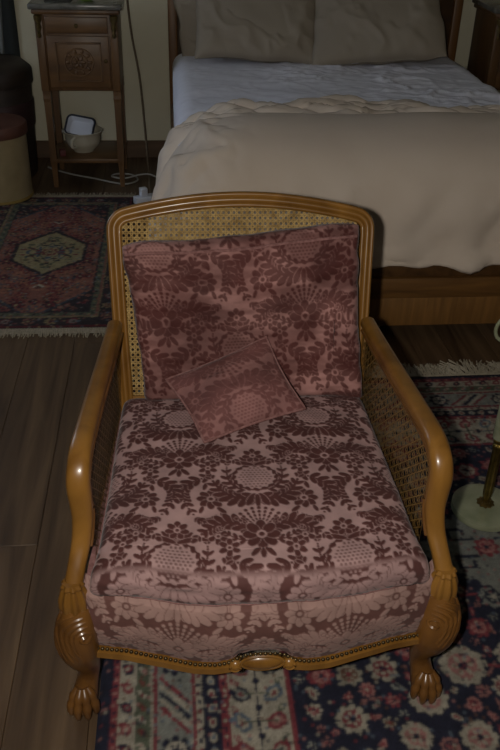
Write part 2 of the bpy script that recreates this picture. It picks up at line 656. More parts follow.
    # soften one pixel
    T = 0.4 * T + 0.15 * (np.roll(T, 1, 0) + np.roll(T, -1, 0) + np.roll(T, 1, 1) + np.roll(T, -1, 1))
    return T, W, H, res


TILE, TW, TH, TRES = damask_tile()


def damask(u, v):
    x = (np.asarray(u) / TRES)
    y = (np.asarray(v) / TRES)
    xi = np.floor(x).astype(int)
    yi = np.floor(y).astype(int)
    fx = x - xi
    fy = y - yi
    nx, ny = TILE.shape
    g = lambda a, b: TILE[a % nx, b % ny]
    return (g(xi, yi) * (1 - fx) + g(xi + 1, yi) * fx) * (1 - fy) + (g(xi, yi + 1) * (1 - fx) + g(xi + 1, yi + 1) * fx) * fy


GROUND = lin('#a28380')
PILE = lin('#4e2d2a')


def damask_col(val, ground=GROUND, pile=PILE):
    return ground[None, None, :] * (1 - val[..., None]) + pile[None, None, :] * val[..., None]


# ------------------------------------------------------------------ armchair
CX, CY, CROT = 0.156, 1.42, R(-1.0)
chair = tag(empty('armchair', (CX, CY, 0.006), CROT), 'honey-brown carved wooden armchair with cane back and sides and rose damask seat front', 'armchair')

# plan curve of the bowed seat front: y(x)
def front_y(x):
    return -0.325 - 0.058 * np.cos(np.clip(np.asarray(x) / 0.34, -1, 1) * math.pi / 2)


# lower edge of the apron: z(x)
def apron_z(x):
    ax = np.abs(np.asarray(x, dtype=float))
    return np.interp(ax, [0.0, 0.045, 0.06, 0.09, 0.13, 0.19, 0.26, 0.34], [0.206, 0.205, 0.197, 0.188, 0.186, 0.195, 0.200, 0.191])


def apron_bump(x):
    return 0.016 * np.exp(-(np.asarray(x) / 0.05) ** 4)


def deck_front():
    nx, ns = 330, 110
    x = np.linspace(-0.345, 0.345, nx)
    s = np.linspace(0, 1, ns)
    Xg = np.repeat(x[:, None], ns, 1)
    S = np.repeat(s[None, :], nx, 0)
    zlow = apron_z(x)[:, None] + 0.010 + apron_bump(x)[:, None]
    Z = 0.362 * (1 - S) + zlow * S
    Yg = front_y(Xg) + 0.006 - 0.016 * np.sin(np.pi * S)
    # the upper edge rolls back under the cushion
    top = smoothstep(0.12, 0.0, S)
    Yg = Yg + top * 0.03
    edge = np.clip((0.345 - np.abs(Xg)) / 0.02, 0, 1)
    Yg = Yg + (1 - np.sqrt(edge)) * 0.02
    vv = -0.47 - S * 0.16
    val = damask(Xg, vv + 0.205)
    Yg = Yg - 0.0012 * val
    inv = 1 - val  # pile sheen of the front face put into colour: pattern reversed
    col = damask_col(np.clip(inv * 0.85 + 0.05, 0, 1), lin('#94766e'), lin('#55342f'))
    return grid_mesh('upholstered_front', np.stack([Xg, Yg, Z], -1), M['damask'], chair, col)


deck_front()
# seat platform under the cushion
m = MB()
plan = [(x, float(front_y(x)) + 0.04) for x in np.linspace(-0.335, 0.335, 20)] + [(0.30, 0.28), (-0.30, 0.28)]
n = len(plan)
m.add([(x, y, 0.20) for x, y in plan] + [(x, y, 0.352) for x, y in plan],
      [tuple(range(n - 1, -1, -1)), tuple(range(n, 2 * n))] + [(k, (k + 1) % n, n + (k + 1) % n, n + k) for k in range(n)])
m.build('seat_platform', M['welt'], chair, smooth=False)

# carved serpentine rail under the upholstery
m = MB()
xs = np.linspace(-0.33, 0.33, 90)
path = [(float(x), float(front_y(x)) - 0.002, float(apron_z(x)) + 0.0005) for x in xs if abs(x) > 0.036]
left = [p for p in path if p[0] < 0]
right = [p for p in path if p[0] > 0]
prof = [(0.010, -0.006), (-0.006, -0.007), (-0.012, -0.003), (-0.0105, 0.002), (-0.012, 0.006), (-0.008, 0.009), (0.010, 0.009)]
for pp in (left, right):
    m.sweep(pp, prof, (0, 0, 1))
rail = m.build('seat_rail', M['chair_wood'], chair)
# rounded scroll ends either side of the cartouche
for s in (-1, 1):
    m = MB()
    x = s * 0.052
    c = Vector((x, float(front_y(x)) - 0.006, float(apron_z(x)) + 0.004))
    m.ball(c, (0.013, 0.011, 0.014))
    sp = [c + Vector((s * (0.004 + 0.0075 * t) * math.cos(2.2 * math.pi * t), -0.008, (0.003 + 0.0075 * t) * math.sin(2.2 * math.pi * t))) for t in np.linspace(0, 1, 22)]
    m.tube(sp, 0.0028, 6)
    m.build('scroll_end', M['chair_wood'], rail)
m = MB()
c = Vector((0, float(front_y(0)) - 0.003, 0.212))
bm = bmesh.new()
bmesh.ops.create_uvsphere(bm, u_segments=32, v_segments=16, radius=1, matrix=Matrix.Translation(c) @ Matrix.Diagonal((0.041, 0.014, 0.0185, 1)))
m.bm(bm)
ring = [c + Vector((0.041 * math.cos(a), -0.004, 0.0185 * math.sin(a))) for a in np.linspace(0, 2 * math.pi, 40, endpoint=False)]
m.tube(ring, 0.0034, 6, closed=True, ref=(0, 1, 0))
m.build('cartouche', M['chair_wood'], rail)

# nail heads following the rail and up beside the legs
m = MB()
pos = []
s_acc = 0
last = None
for x in np.linspace(-0.328, 0.328, 900):
    p = Vector((float(x), float(front_y(x)) - 0.0055 + 0.02 * (1 - math.sqrt(min(1, max(0, (0.345 - abs(x)) / 0.02)))), float(apron_z(x)) + 0.014 + float(apron_bump(x))))
    if last is None or (p - last).length >= 0.0092:
        pos.append(p)
        last = p
for s in (-1, 1):
    for k in range(7):
        pos.append(Vector((s * (0.331 - 0.0012 * k * (k < 4)), float(front_y(0.33)) + 0.006, 0.222 + 0.0096 * k)))
for p in pos:
    m.ball(p, (0.0042, 0.0034, 0.0042), 8, 5)
tag(m.build('nail_trim', M['nail'], chair), 'row of dark brass nail heads', kind='stuff')

# front legs
lz = [0.0, 0.012, 0.035, 0.06, 0.085, 0.11, 0.14, 0.17, 0.20, 0.23, 0.26, 0.29, 0.315]
lxc = [0.362, 0.362, 0.360, 0.355, 0.350, 0.347, 0.348, 0.352, 0.356, 0.357, 0.356, 0.354, 0.353]
lyc = [-0.312, -0.312, -0.308, -0.298, -0.294, -0.296, -0.306, -0.317, -0.324, -0.325, -0.323, -0.320, -0.318]
lr = [0.020, 0.025, 0.027, 0.0235, 0.0215, 0.0225, 0.027, 0.0335, 0.039, 0.041, 0.040, 0.035, 0.028]
fx_, fy_, fr_ = interp(lz, lxc), interp(lz, lyc), interp(lz, lr)


def leg_surface(s, x, z, lift=0.0):
    dx = (abs(x) - fx_(z)) / (fr_(z) * 1.02)
    dx = max(-0.97, min(0.97, dx))
    return Vector((x, fy_(z) - fr_(z) * math.sqrt(1 - dx * dx) - lift, z))


for s in (-1, 1):
    m = MB()
    zz = np.linspace(0.0, 0.315, 40)
    m.sweep([(s * fx_(z), fy_(z), z) for z in zz],
            [(math.copysign(abs(math.cos(a)) ** 0.85, math.cos(a)), math.copysign(abs(math.sin(a)) ** 0.85, math.sin(a))) for a in np.linspace(0, 2 * math.pi, 24, endpoint=False)],
            (0, 1, 0), [fr_(z) for z in zz])
    leg = m.build('front_leg', M['carved_wood'], chair)
    # claw foot: long knuckled toes gripping a ball
    m = MB()
    m.ball((s * 0.362, -0.322, 0.021), (0.024, 0.026, 0.021), 16, 10)
    foot = m.build('ball_foot', M['carved_wood'], leg)
    for k in range(4):
        a = R(-90 + (k - 1.5) * 36)
        ca, sa = math.cos(a), math.sin(a)
        tp = spline([(s * 0.362 + r_ * ca * 0.92, -0.312 + r_ * sa * 1.1, z_) for r_, z_ in ((0.012, 0.070), (0.024, 0.054), (0.030, 0.040), (0.035, 0.022), (0.034, 0.004))], 14)
        m = MB()
        m.tube(tp, 0.0094, 9, scales=[0.8, 0.9, 1.05, 1.15, 1.05, 0.9, 0.95, 1.1, 1.1, 0.95, 0.85, 0.8, 0.65, 0.45], ref=(ca, sa, 0.3))
        m.build('toe', M['carved_wood'], leg)
    # acanthus carving on the knee: volute and flutes that sweep round it
    m = MB()
    eye = (0.338, 0.262)
    sp = []
    for t in np.linspace(0, 1, 40):
        a = R(90) - t * 2 * math.pi * 1.15
        rr = 0.002 + 0.0125 * t
        sp.append(leg_surface(s, s * (eye[0] + rr * math.cos(a)), eye[1] + rr * math.sin(a), 0.0005))
    m.tube(sp, 0.0048, 7, scales=list(np.linspace(1.25, 0.8, 40)))
    m.build('volute', M['carved_wood'], leg)
    for k in range(5):
        rr = 0.0235 + 0.0098 * k
        pts = []
        for q, t in enumerate(np.linspace(0, 1, 26)):
            a = R(104 - 8 * k) - t * R(165 - 14 * k)
            ex = 1.0 + 0.95 * max(0, t - 0.35)
            x_ = eye[0] + rr * math.cos(a) * (1.0 - 0.35 * max(0, t - 0.6))
            z_ = eye[1] + rr * math.sin(a) * ex - 0.03 * max(0, t - 0.5)
            x_ = min(x_, fx_(max(0.05, z_)) + fr_(max(0.05, z_)) * 0.93)
            if z_ < 0.312:
                pts.append(leg_surface(s, s * x_, z_, -0.0005))
        m = MB()
        n_ = len(pts)
        m.tube(pts, 0.0052, 7, scales=[0.35 + 0.75 * math.sin(math.pi * min(1, 0.12 + 0.86 * i / n_)) for i in range(n_)])
        m.build('acanthus_flute', M['carved_wood'], leg)
    # lobed knop between leg and arm post
    m = MB()
    m.lathe([(0.008, 0.298), (0.024, 0.302), (0.0285, 0.316), (0.0275, 0.338), (0.022, 0.356), (0.019, 0.362), (0.021, 0.367), (0.017, 0.374)], (s * 0.356, -0.318, 0), 72, lobes=9, amp=0.09)
    m.build('lobed_knop', M['chair_wood'], leg)

# arms: one sweep from the back frame forward, then down to the knop
for s in (-1, 1):
    pts = [(0.308, 0.325, 0.562), (0.311, 0.25, 0.566), (0.318, 0.10, 0.577), (0.325, -0.04, 0.589), (0.329, -0.15, 0.599), (0.332, -0.205, 0.598), (0.334, -0.240, 0.583), (0.3355, -0.254, 0.556), (0.334, -0.256, 0.515), (0.334, -0.258, 0.475), (0.339, -0.272, 0.43), (0.348, -0.297, 0.392), (0.354, -0.312, 0.366)]
    pa = spline([(s * a, b, c) for a, b, c in pts], 70)
    prof = []
    for a in np.linspace(0, 2 * math.pi, 28, endpoint=False):
        prof.append((0.0205 * math.copysign(abs(math.cos(a)) ** 0.8, math.cos(a)), 0.0175 * math.copysign(abs(math.sin(a)) ** 0.8, math.sin(a))))
    sc = list(np.interp(np.linspace(0, 1, 70), [0, 0.25, 0.5, 0.62, 0.78, 0.9, 1.0], [0.86, 0.93, 1.05, 1.10, 0.94, 0.84, 0.86]))
    m = MB()
    # use a sideways reference so the section never flips round the bend
    m.sweep(pa, [(b, a) for a, b in prof], (s, 0, 0), sc)
    arm = m.build('arm', M['chair_wood'], chair)
    m = MB()
    ins = [Vector((p.x - s * 0.017, p.y, p.z - 0.010)) for p in pa[2:46]]
    ins += [Vector((p.x - s * 0.018, p.y + 0.006, p.z)) for p in pa[48:60]]
    m.tube(ins, 0.0050, 8)
    m.build('arm_moulding', M['carved_wood'], arm)

# back frame, moulded, arched top, leaning back
BY0, BZ0, LEAN = 0.262, 0.30, 0.335   # y = BY0 + LEAN*(z-BZ0)


def bpt(x, z, off=0.0):
    k = math.hypot(1, LEAN)
    return Vector((x, BY0 + LEAN * (z - BZ0) - off / k, z + off * LEAN / k))


BHW = ([0.30, 0.56, 0.82], [0.304, 0.316, 0.324])


def back_outline(inset):
    pts = []
    for z in np.linspace(0.30, 0.760, 16):
        pts.append((-np.interp(z, *BHW), z))
    # rounded shoulder then a shallow arch
    x0, z0 = -0.322, 0.770
    for t in np.linspace(0.08, 1, 14):
        a = R(180 - 76 * t)
        pts.append((x0 + 0.058 + 0.058 * math.cos(a), z0 + 0.052 * math.sin(a)))
    xe, ze = pts[-1]
    for x in np.linspace(xe, -xe, 30)[1:-1]:
        pts.append((x, ze + 0.034 * math.cos(x / xe * math.pi / 2) ** 0.9))
    lp = pts[:30]
    pts += [(-x, z) for x, z in reversed(lp)]
    P = np.array(pts)
    T = np.gradient(P, axis=0)
    T /= np.linalg.norm(T, axis=1)[:, None]
    N_ = np.stack([T[:, 1], -T[:, 0]], -1)
    return [tuple(q) for q in P + N_ * inset]


bo = back_outline(0.018)
m = MB()
prof = []
# section across the moulding: three beads on the front, flat behind
fr = [(-0.019, -0.014), (-0.019, 0.010), (-0.0165, 0.0150), (-0.0125, 0.0160), (-0.009, 0.0135), (-0.0075, 0.0105), (-0.0055, 0.0140), (-0.001, 0.0160), (0.0035, 0.0140), (0.0055, 0.0095), (0.0075, 0.0085), (0.010, 0.0105), (0.013, 0.0105), (0.0155, 0.0080), (0.0175, 0.0030), (0.0175, -0.014)]
k = math.hypot(1, LEAN)
nrm = Vector((0, -1 / k, LEAN / k))
P = [bpt(x, z) for x, z in bo]
m.sweep(P, [(-a, b) for a, b in fr], nrm)
bf = m.build('back_frame', M['chair_wood'], chair, angle=60)
# bottom rail of the back
m = MB()
q = [bpt(-0.28, 0.365), bpt(0.28, 0.365)]
m.sweep(q, [(-0.02, -0.012), (0.02, -0.012), (0.02, 0.012), (-0.02, 0.012)], nrm)
m.build('back_rail', M['chair_wood'], chair, smooth=False)

# rear legs
for s in (-1, 1):
    m = MB()
    pts = spline([(s * 0.285, 0.265, 0.32), (s * 0.288, 0.27, 0.22), (s * 0.295, 0.30, 0.10), (s * 0.305, 0.345, 0.0)], 14)
    m.sweep(pts, [(-0.02, -0.02), (0.02, -0.02), (0.02, 0.02), (-0.02, 0.02)], (0, 1, 0), list(np.linspace(1, 0.75, 14)))
    m.build('rear_leg', M['carved_wood'], chair)
# side seat rails
for s in (-1, 1):
    m = MB()
    m.sweep([(s * 0.335, -0.31, 0.265), (s * 0.288, 0.27, 0.265)], [(-0.014, -0.045), (0.014, -0.045), (0.014, 0.045), (-0.014, 0.045)], (0, 0, 1))
    m.build('side_rail', M['chair_wood'], chair, smooth=False)
    m = MB()
    m.sweep([(s * 0.325, -0.26, 0.332), (s * 0.296, 0.26, 0.332)], [(-0.010, -0.016), (0.010, -0.016), (0.010, 0.016), (-0.010, 0.016)], (0, 0, 1))
    m.build('side_lower_rail', M['chair_wood'], chair, smooth=False)


def cane(name, fn, nvec, u0, u1, v0, v1, inside, pitch=0.0125, w=0.0020, mat='cane', flat=1.0):
    """six-way cane: pairs of uprights, pairs of rows, two diagonals"""
    m = MB()

    def ribbon(pa, pb, lay, ww):
        d = np.array(pb) - np.array(pa)
        L = math.hypot(*d)
        if L < pitch * 0.8:
            return
        n = max(2, int(L / (pitch * 0.5)))
        t = d / L
        nn = np.array([-t[1], t[0]]) * ww / 2
        prev = None
        for k in range(n + 1):
            c = np.array(pa) + d * k / n
            if not inside(c[0], c[1]):
                prev = None
                continue
            lift = flat * (lay + 0.0007 * math.sin(k * math.pi * 0.5 + lay * 4000))
            a = fn(*(c - nn)) + nvec * lift
            mid = fn(*c) + nvec * (lift + 0.0006 * flat)
            b = fn(*(c + nn)) + nvec * lift
            i = len(m.v)
            m.v.extend([tuple(a), tuple(mid), tuple(b)])
            if prev is not None:
                m.f.append((prev, i, i + 1, prev + 1))
                m.f.append((prev + 1, i + 1, i + 2, prev + 2))
            prev = i
    u = u0
    while u < u1:
        for d in (-0.17, 0.17):
            ribbon((u + d * pitch, v0), (u + d * pitch, v1), 0.0, w)
        u += pitch
    v = v0
    while v < v1:
        for d in (-0.17, 0.17):
            ribbon((u0, v + d * pitch), (u1, v + d * pitch), 0.0009, w)
        v += pitch
    H = math.ceil((v1 - v0) / pitch) * pitch
    v1 = v0 + H
    U = u0 - H
    while U < u1:
        a = [U + pitch / 2, v0]
        b = [U + pitch / 2 + H, v1]
        ribbon(a, b, 0.0018, w * 1.05)
        a2 = [U + pitch / 2, v1]
        b2 = [U + pitch / 2 + H, v0]
        ribbon(a2, b2, 0.0024, w * 1.05)
        U += pitch
    o = m.build(name, M[mat], chair, smooth=True)
    return o


BI = np.array(back_outline(0.026))
BIz, BIx = BI[:30, 1], -BI[:30, 0]
BTx, BTz = BI[29:-29, 0], BI[29:-29, 1]


def in_back(x, z):
    if z < 0.372:
        return False
    if z <= BIz[-1]:
        return abs(x) < np.interp(z, BIz, BIx)
    return abs(x) < BIx[-1] and z < np.interp(x, BTx, BTz)


tag(cane('cane_panel', lambda a, b: bpt(a, b, 0.0), nrm, -0.30, 0.30, 0.375, 0.87, in_back, w=0.0020), 'woven cane panel of the chair back')
for s in (-1, 1):
    def sp_fn(a, b, s=s):
        t = (a + 0.27) / 0.58
        return Vector((s * (0.321 - 0.022 * t), a, b))

    def in_side(a, b):
        t = (a + 0.27) / 0.58
        return 0.345 < b < 0.588 - 0.022 * t and -0.246 - max(0, (b - 0.53)) * -0.3 < a < 0.262 + LEAN * (b - 0.30)
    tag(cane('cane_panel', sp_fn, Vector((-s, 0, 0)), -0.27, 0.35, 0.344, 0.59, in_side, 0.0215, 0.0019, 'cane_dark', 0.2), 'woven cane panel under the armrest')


# ------------------------------------------------------------------ loose cushions
def cushion(name, hx, hy, hz, nx, s_top, plan, pat, mat, p_x=10.0, crown=0.02, inv_sides=True, detail=0.0012, rx=3.0, grd=GROUND, pil=PILE, contrast=1.0, crush_sheen=False):
    """rounded box cushion; local frame: x across, y = depth, z up (main face). loop s runs: top from +y to -y, down the -y boxing, bottom, back"""
    r = min(hz * 0.8, 0.035)
    # loop of (y, z, arclength, ny, nz)
    pts = []

    def seg(ya, za, yb, zb, n):
        for k in range(n):
            t = k / n
            pts.append((ya + (yb - ya) * t, za + (zb - za) * t))

    def arc(cy, cz, a0, a1, n):
        for k in range(n):
            a = R(a0 + (a1 - a0) * k / n)
            pts.append((cy + r * math.cos(a), cz + r * math.sin(a)))
    arc(hy - r, hz - r, 0, 90, 16)
    seg(hy - r, hz, -hy + r, hz, s_top)
    arc(-hy + r, hz - r, 90, 180, 22)
    nside = max(4, int((2 * hz - 2 * r) / 0.0022))
    seg(-hy, hz - r, -hy, -hz + r, nside)
    arc(-hy + r, -hz + r, 180, 270, 16)
    seg(-hy + r, -hz, hy - r, -hz, 10)
    arc(hy - r, -hz + r, 270, 360, 6)
    seg(hy, -hz + r, hy, hz - r, 4)
    A = np.array(pts)
    d = np.linalg.norm(np.roll(A, -1, 0) - A, axis=1)
    sl = np.concatenate([[0], np.cumsum(d)[:-1]])
    ns = len(A)
    # x stations, denser to the ends
    u = np.linspace(-1, 1, nx)
    e = np.clip(1 - np.abs(u) ** p_x, 0, 1) ** (1 / 2.4)
    e[0] = e[-1] = 0.02
    X = np.repeat((u * hx)[:, None], ns, 1)
    Y = np.repeat(A[None, :, 0], nx, 0)
    Z = np.repeat(A[None, :, 1], nx, 0) * e[:, None]
    Yn = Y / hy
    Y = np.where(np.abs(Yn) > 0, Y * (1 - 0.03 * (1 - e[:, None])), Y)
    face = (np.repeat(A[None, :, 1], nx, 0) > 0)
    Z = Z + np.where(face, crown * (1 - (X / hx) ** 2) * np.clip(1 - np.abs(Y / hy) ** rx, 0, 1), 0)
    s0 = sl[np.argmax(A[:, 1] >= hz - 1e-9)]
    V = -(np.repeat(sl[None, :], nx, 0) - s0) + (hy - r)
    fd = np.clip((-hy + r * 0.6 - V) / 0.012, 0, 1)    # 1 on the front boxing
    val = damask(X + pat[0], V + pat[1])
    # raised pile
    Zn = np.where(face, detail * val * (1 - fd), 0)
    Z = Z + Zn
    Y = Y - detail * val * fd
    if inv_sides:
        vv = val * (1 - fd) + (0.96 - 0.80 * val) * fd  # velvet sheen on the front boxing, painted in as swapped tones
    else:
        vv = val
    vv = 0.5 + (vv - 0.5) * contrast
    if crush_sheen:  # lighter streaks: sheen of the worn, crushed pile painted into the colour
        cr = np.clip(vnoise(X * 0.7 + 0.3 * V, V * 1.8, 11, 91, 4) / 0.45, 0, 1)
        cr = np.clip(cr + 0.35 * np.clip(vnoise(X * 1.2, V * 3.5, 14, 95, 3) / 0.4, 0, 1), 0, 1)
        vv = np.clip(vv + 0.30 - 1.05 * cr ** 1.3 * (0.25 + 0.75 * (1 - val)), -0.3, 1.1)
    col = damask_col(vv, grd, pil)
    Pt = np.stack([X, Y, Z], -1)
    Pt = plan(Pt)
    o = grid_mesh(name, Pt.transpose(1, 0, 2), mat, None, col.transpose(1, 0, 2), closed_u=True)
    return o, Pt, A


def seat_plan(P):
    x, y, z = P[..., 0].copy(), P[..., 1].copy(), P[..., 2].copy()
    t = (y + 0.30) / 0.60           # 0 front, 1 back
    x = x * (1.0 - 0.062 * t)
    # swell past the arm posts at the very front
    x = x * (1 + 0.035 * np.exp(-((y + 0.29) / 0.05) ** 2))
    fyv = front_y(np.clip(x, -0.34, 0.34)) + 0.36
    y = y + fyv * (1 - np.clip(t, 0, 1)) ** 1.5 * 1.0
    z = z - 0.018 * np.clip(t, 0, 1) + 0.006 * vnoise(x, y, 7, 3) * (z > 0)
    # front corners droop
    z = z - 0.030 * np.clip((np.abs(x) - 0.20) / 0.13, 0, 1) ** 2 * (1 - np.clip(t, 0, 1)) ** 2 * (z > -0.02)
    y = y + 0.008 * vnoise(x, z * 2, 9, 5) * (t < 0.1)
    return np.stack([x, y, z], -1)


SEATZ = 0.397
seat, SP, SA = cushion('seat_cushion', 0.313, 0.305, 0.042, 300, 285, seat_plan, (0.0, 0.045), M['damask'], p_x=26, crown=0.020)
seat.location = Vector((CX, CY, 0)) + Matrix.Rotation(CROT, 3, 'Z') @ Vector((0.0, -0.058, SEATZ))
seat.rotation_euler = (0, 0, CROT)
tag(seat, 'rose-brown damask velvet seat cushion lying in the armchair', 'cushion')


def welt(parent, Pt, j, r=0.0038):
    pts = [Vector(Pt[i, j]) for i in range(4, Pt.shape[0] - 4, 5)]
    m = MB()
    m.tube(pts, r, 7)
    return m.build('welt', M['welt'], parent)


j_front = 16 + 285 + 14
jb = 16 + 285 + 22 + max(4, int((2 * 0.042 - 2 * 0.0336) / 0.0022)) + 9
welt(seat, SP, jb, 0.0028)


def back_plan(P):
    x, y, z = P[..., 0].copy(), P[..., 1].copy(), P[..., 2].copy()
    t = (y + 0.19) / 0.38
    x = x * (1 + 0.035 * t) * (1 - 0.03 * np.sin(np.clip(t, 0, 1) * math.pi)) + 0.030 * (0.5 - t)
    x = x + 0.006 * vnoise(y, z, 14, 15) * (np.abs(x) > 0.2)
    top = np.clip(t, 0, 1)
    y = y + 0.012 * vnoise(x, z, 5, 11) * top + 0.018 * (x / 0.27) * top + 0.010 * np.abs(x / 0.27) ** 3 * np.sign(y)
    z = z + 0.016 * vnoise(x, y, 6, 12) * (z > 0) + 0.010 * vnoise(x, y * 2.5, 9, 13, 3) * (z > 0)
    # slack upper corners
    corner = np.clip((np.abs(x) - 0.20) / 0.075, 0, 1.2) ** 2 * np.clip((t - 0.72) / 0.28, 0, 1.2) ** 1.5
    y = y - 0.010 * corner
    x = x - np.sign(x) * 0.004 * corner - 0.008 * (x < -0.1) * np.clip(t, 0, 1)
    return np.stack([x, y, z], -1)


# y axis of its frame runs up the chair back, the main face looks forward; the visible boxing is the upper edge
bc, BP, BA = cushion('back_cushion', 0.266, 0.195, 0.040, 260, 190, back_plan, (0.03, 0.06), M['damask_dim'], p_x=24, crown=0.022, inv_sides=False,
                     detail=0.0010, grd=lin('#8a635e'), pil=lin('#4e2b28'), contrast=0.5, crush_sheen=True)
ang = math.atan(1 / 0.30)
bmat = Matrix.Rotation(CROT, 4, 'Z') @ Matrix.Translation((0.010, 0.296, 0.604)) @ Matrix.Rotation(ang, 4, 'X')
bc.matrix_world = Matrix.Translation((CX, CY, 0)) @ bmat
tag(bc, 'large worn rose damask cushion leaning against the cane back', 'cushion')
welt(bc, BP, 14, 0.0036)

# small throw pillow: four corners, puffed
cs = [Vector((-0.026, 1.600, 0.506)), Vector((0.208, 1.648, 0.586)), Vector((0.288, 1.520, 0.470)), Vector((0.055, 1.415, 0.462))]   # left, top, right, bottom
nu = 150
a = np.linspace(0, 1, nu)
U, V = np.meshgrid(a, a, indexing='ij')
CN = [np.array(c) for c in cs]
base = ((1 - U) * (1 - V))[..., None] * CN[0] + (U * (1 - V))[..., None] * CN[1] + (U * V)[..., None] * CN[2] + ((1 - U) * V)[..., None] * CN[3]
nv = np.cross(CN[1] - CN[3], CN[0] - CN[2])
nv = nv / np.linalg.norm(nv)
if nv[2] < 0:
    nv = -nv
cen = base.mean((0, 1))
prof2 = (np.sin(np.pi * U) * np.sin(np.pi * V)) ** 0.55
pinch = 0.10 * (np.sin(np.pi * U) * (np.abs(V - 0.5) * 2) ** 2 + np.sin(np.pi * V) * (np.abs(U - 0.5) * 2) ** 2)
base = base + (cen - base) * pinch[..., None] * 0.6
val = damask(U * 0.235 + 0.045, V * 0.19 + 0.065)
wr = 0.006 * vnoise(U * 2, V * 2, 3, 21)
top = base + nv * (0.036 * prof2 + wr * prof2 + 0.0008 * val)[..., None]
bot = base - nv * (0.022 * prof2)[..., None]
shift = Vector((0, 0, 0.0))
col_t = damask_col(np.clip(0.15 + 0.62 * val, 0, 1), lin('#8a625e'), lin('#583230'))
P2 = np.concatenate([top, bot[::-1][1:-1]], 0)
C2 = np.concatenate([col_t, col_t[::-1][1:-1]], 0)
org = Vector(cen)
sc_o = grid_mesh('throw_pillow', P2 - cen, M['damask_dim'], None, C2, closed_u=True)
sc_o.location = org
tag(sc_o, 'small square rose damask pillow lying askew against the large back cushion', 'pillow')
m = MB()
bd = [base[i, 0] for i in range(0, nu, 5)] + [base[-1, j] for j in range(0, nu, 5)] + [base[i, -1] for i in range(nu - 1, 0, -5)] + [base[0, j] for j in range(nu - 1, 0, -5)]
m.tube([Vector(p - cen) for p in bd], 0.0034, 7, closed=True)
m.build('piping', M['welt'], sc_o)


# ------------------------------------------------------------------ rugs
NAVY = lin('#1f2132')
RED = lin('#702630')
CREAM = lin('#8d8676')
PINK = lin('#8c5a56')
GREY = lin('#6e7069')
BLUE = lin('#4c5a68')
BROWN = lin('#5a3a2c')
GREEN = lin('#4a5040')


def rosette(cv, x, y, r, cols, n=9, rot=0.0):
    for k in range(n):
        a = 2 * math.pi * k / n + rot
        cv.ell(x + r * 0.68 * math.cos(a), y + r * 0.68 * math.sin(a), r * 0.34, r * 0.26, a, cols[0])
    cv.ell(x, y, r * 0.62, r * 0.62, 0, cols[1])
    for k in range(6):
        a = 2 * math.pi * k / 6 + rot
        cv.ell(x + r * 0.36 * math.cos(a), y + r * 0.36 * math.sin(a), r * 0.15, r * 0.10, a, cols[0])
    cv.ell(x, y, r * 0.2, r * 0.2, 0, cols[2])


def boteh(cv, x, y, r, ang, cols):
    c, s = math.cos(ang), math.sin(ang)
    cv.ell(x, y, r, r * 0.72, ang, cols[0])
    cv.ell(x + c * r * 0.8 - s * r * 0.3, y + s * r * 0.8 + c * r * 0.3, r * 0.5, r * 0.3, ang + 0.7, cols[0])
    cv.ell(x, y, r * 0.62, r * 0.42, ang, cols[1])
    cv.ell(x, y, r * 0.3, r * 0.2, ang, cols[2])


def leafp(cv, x, y, l, w, ang, c1, c2):
    cv.ell(x, y, l, w, ang, c1)
    cv.ell(x, y, l * 0.7, w * 0.35, ang, c2)


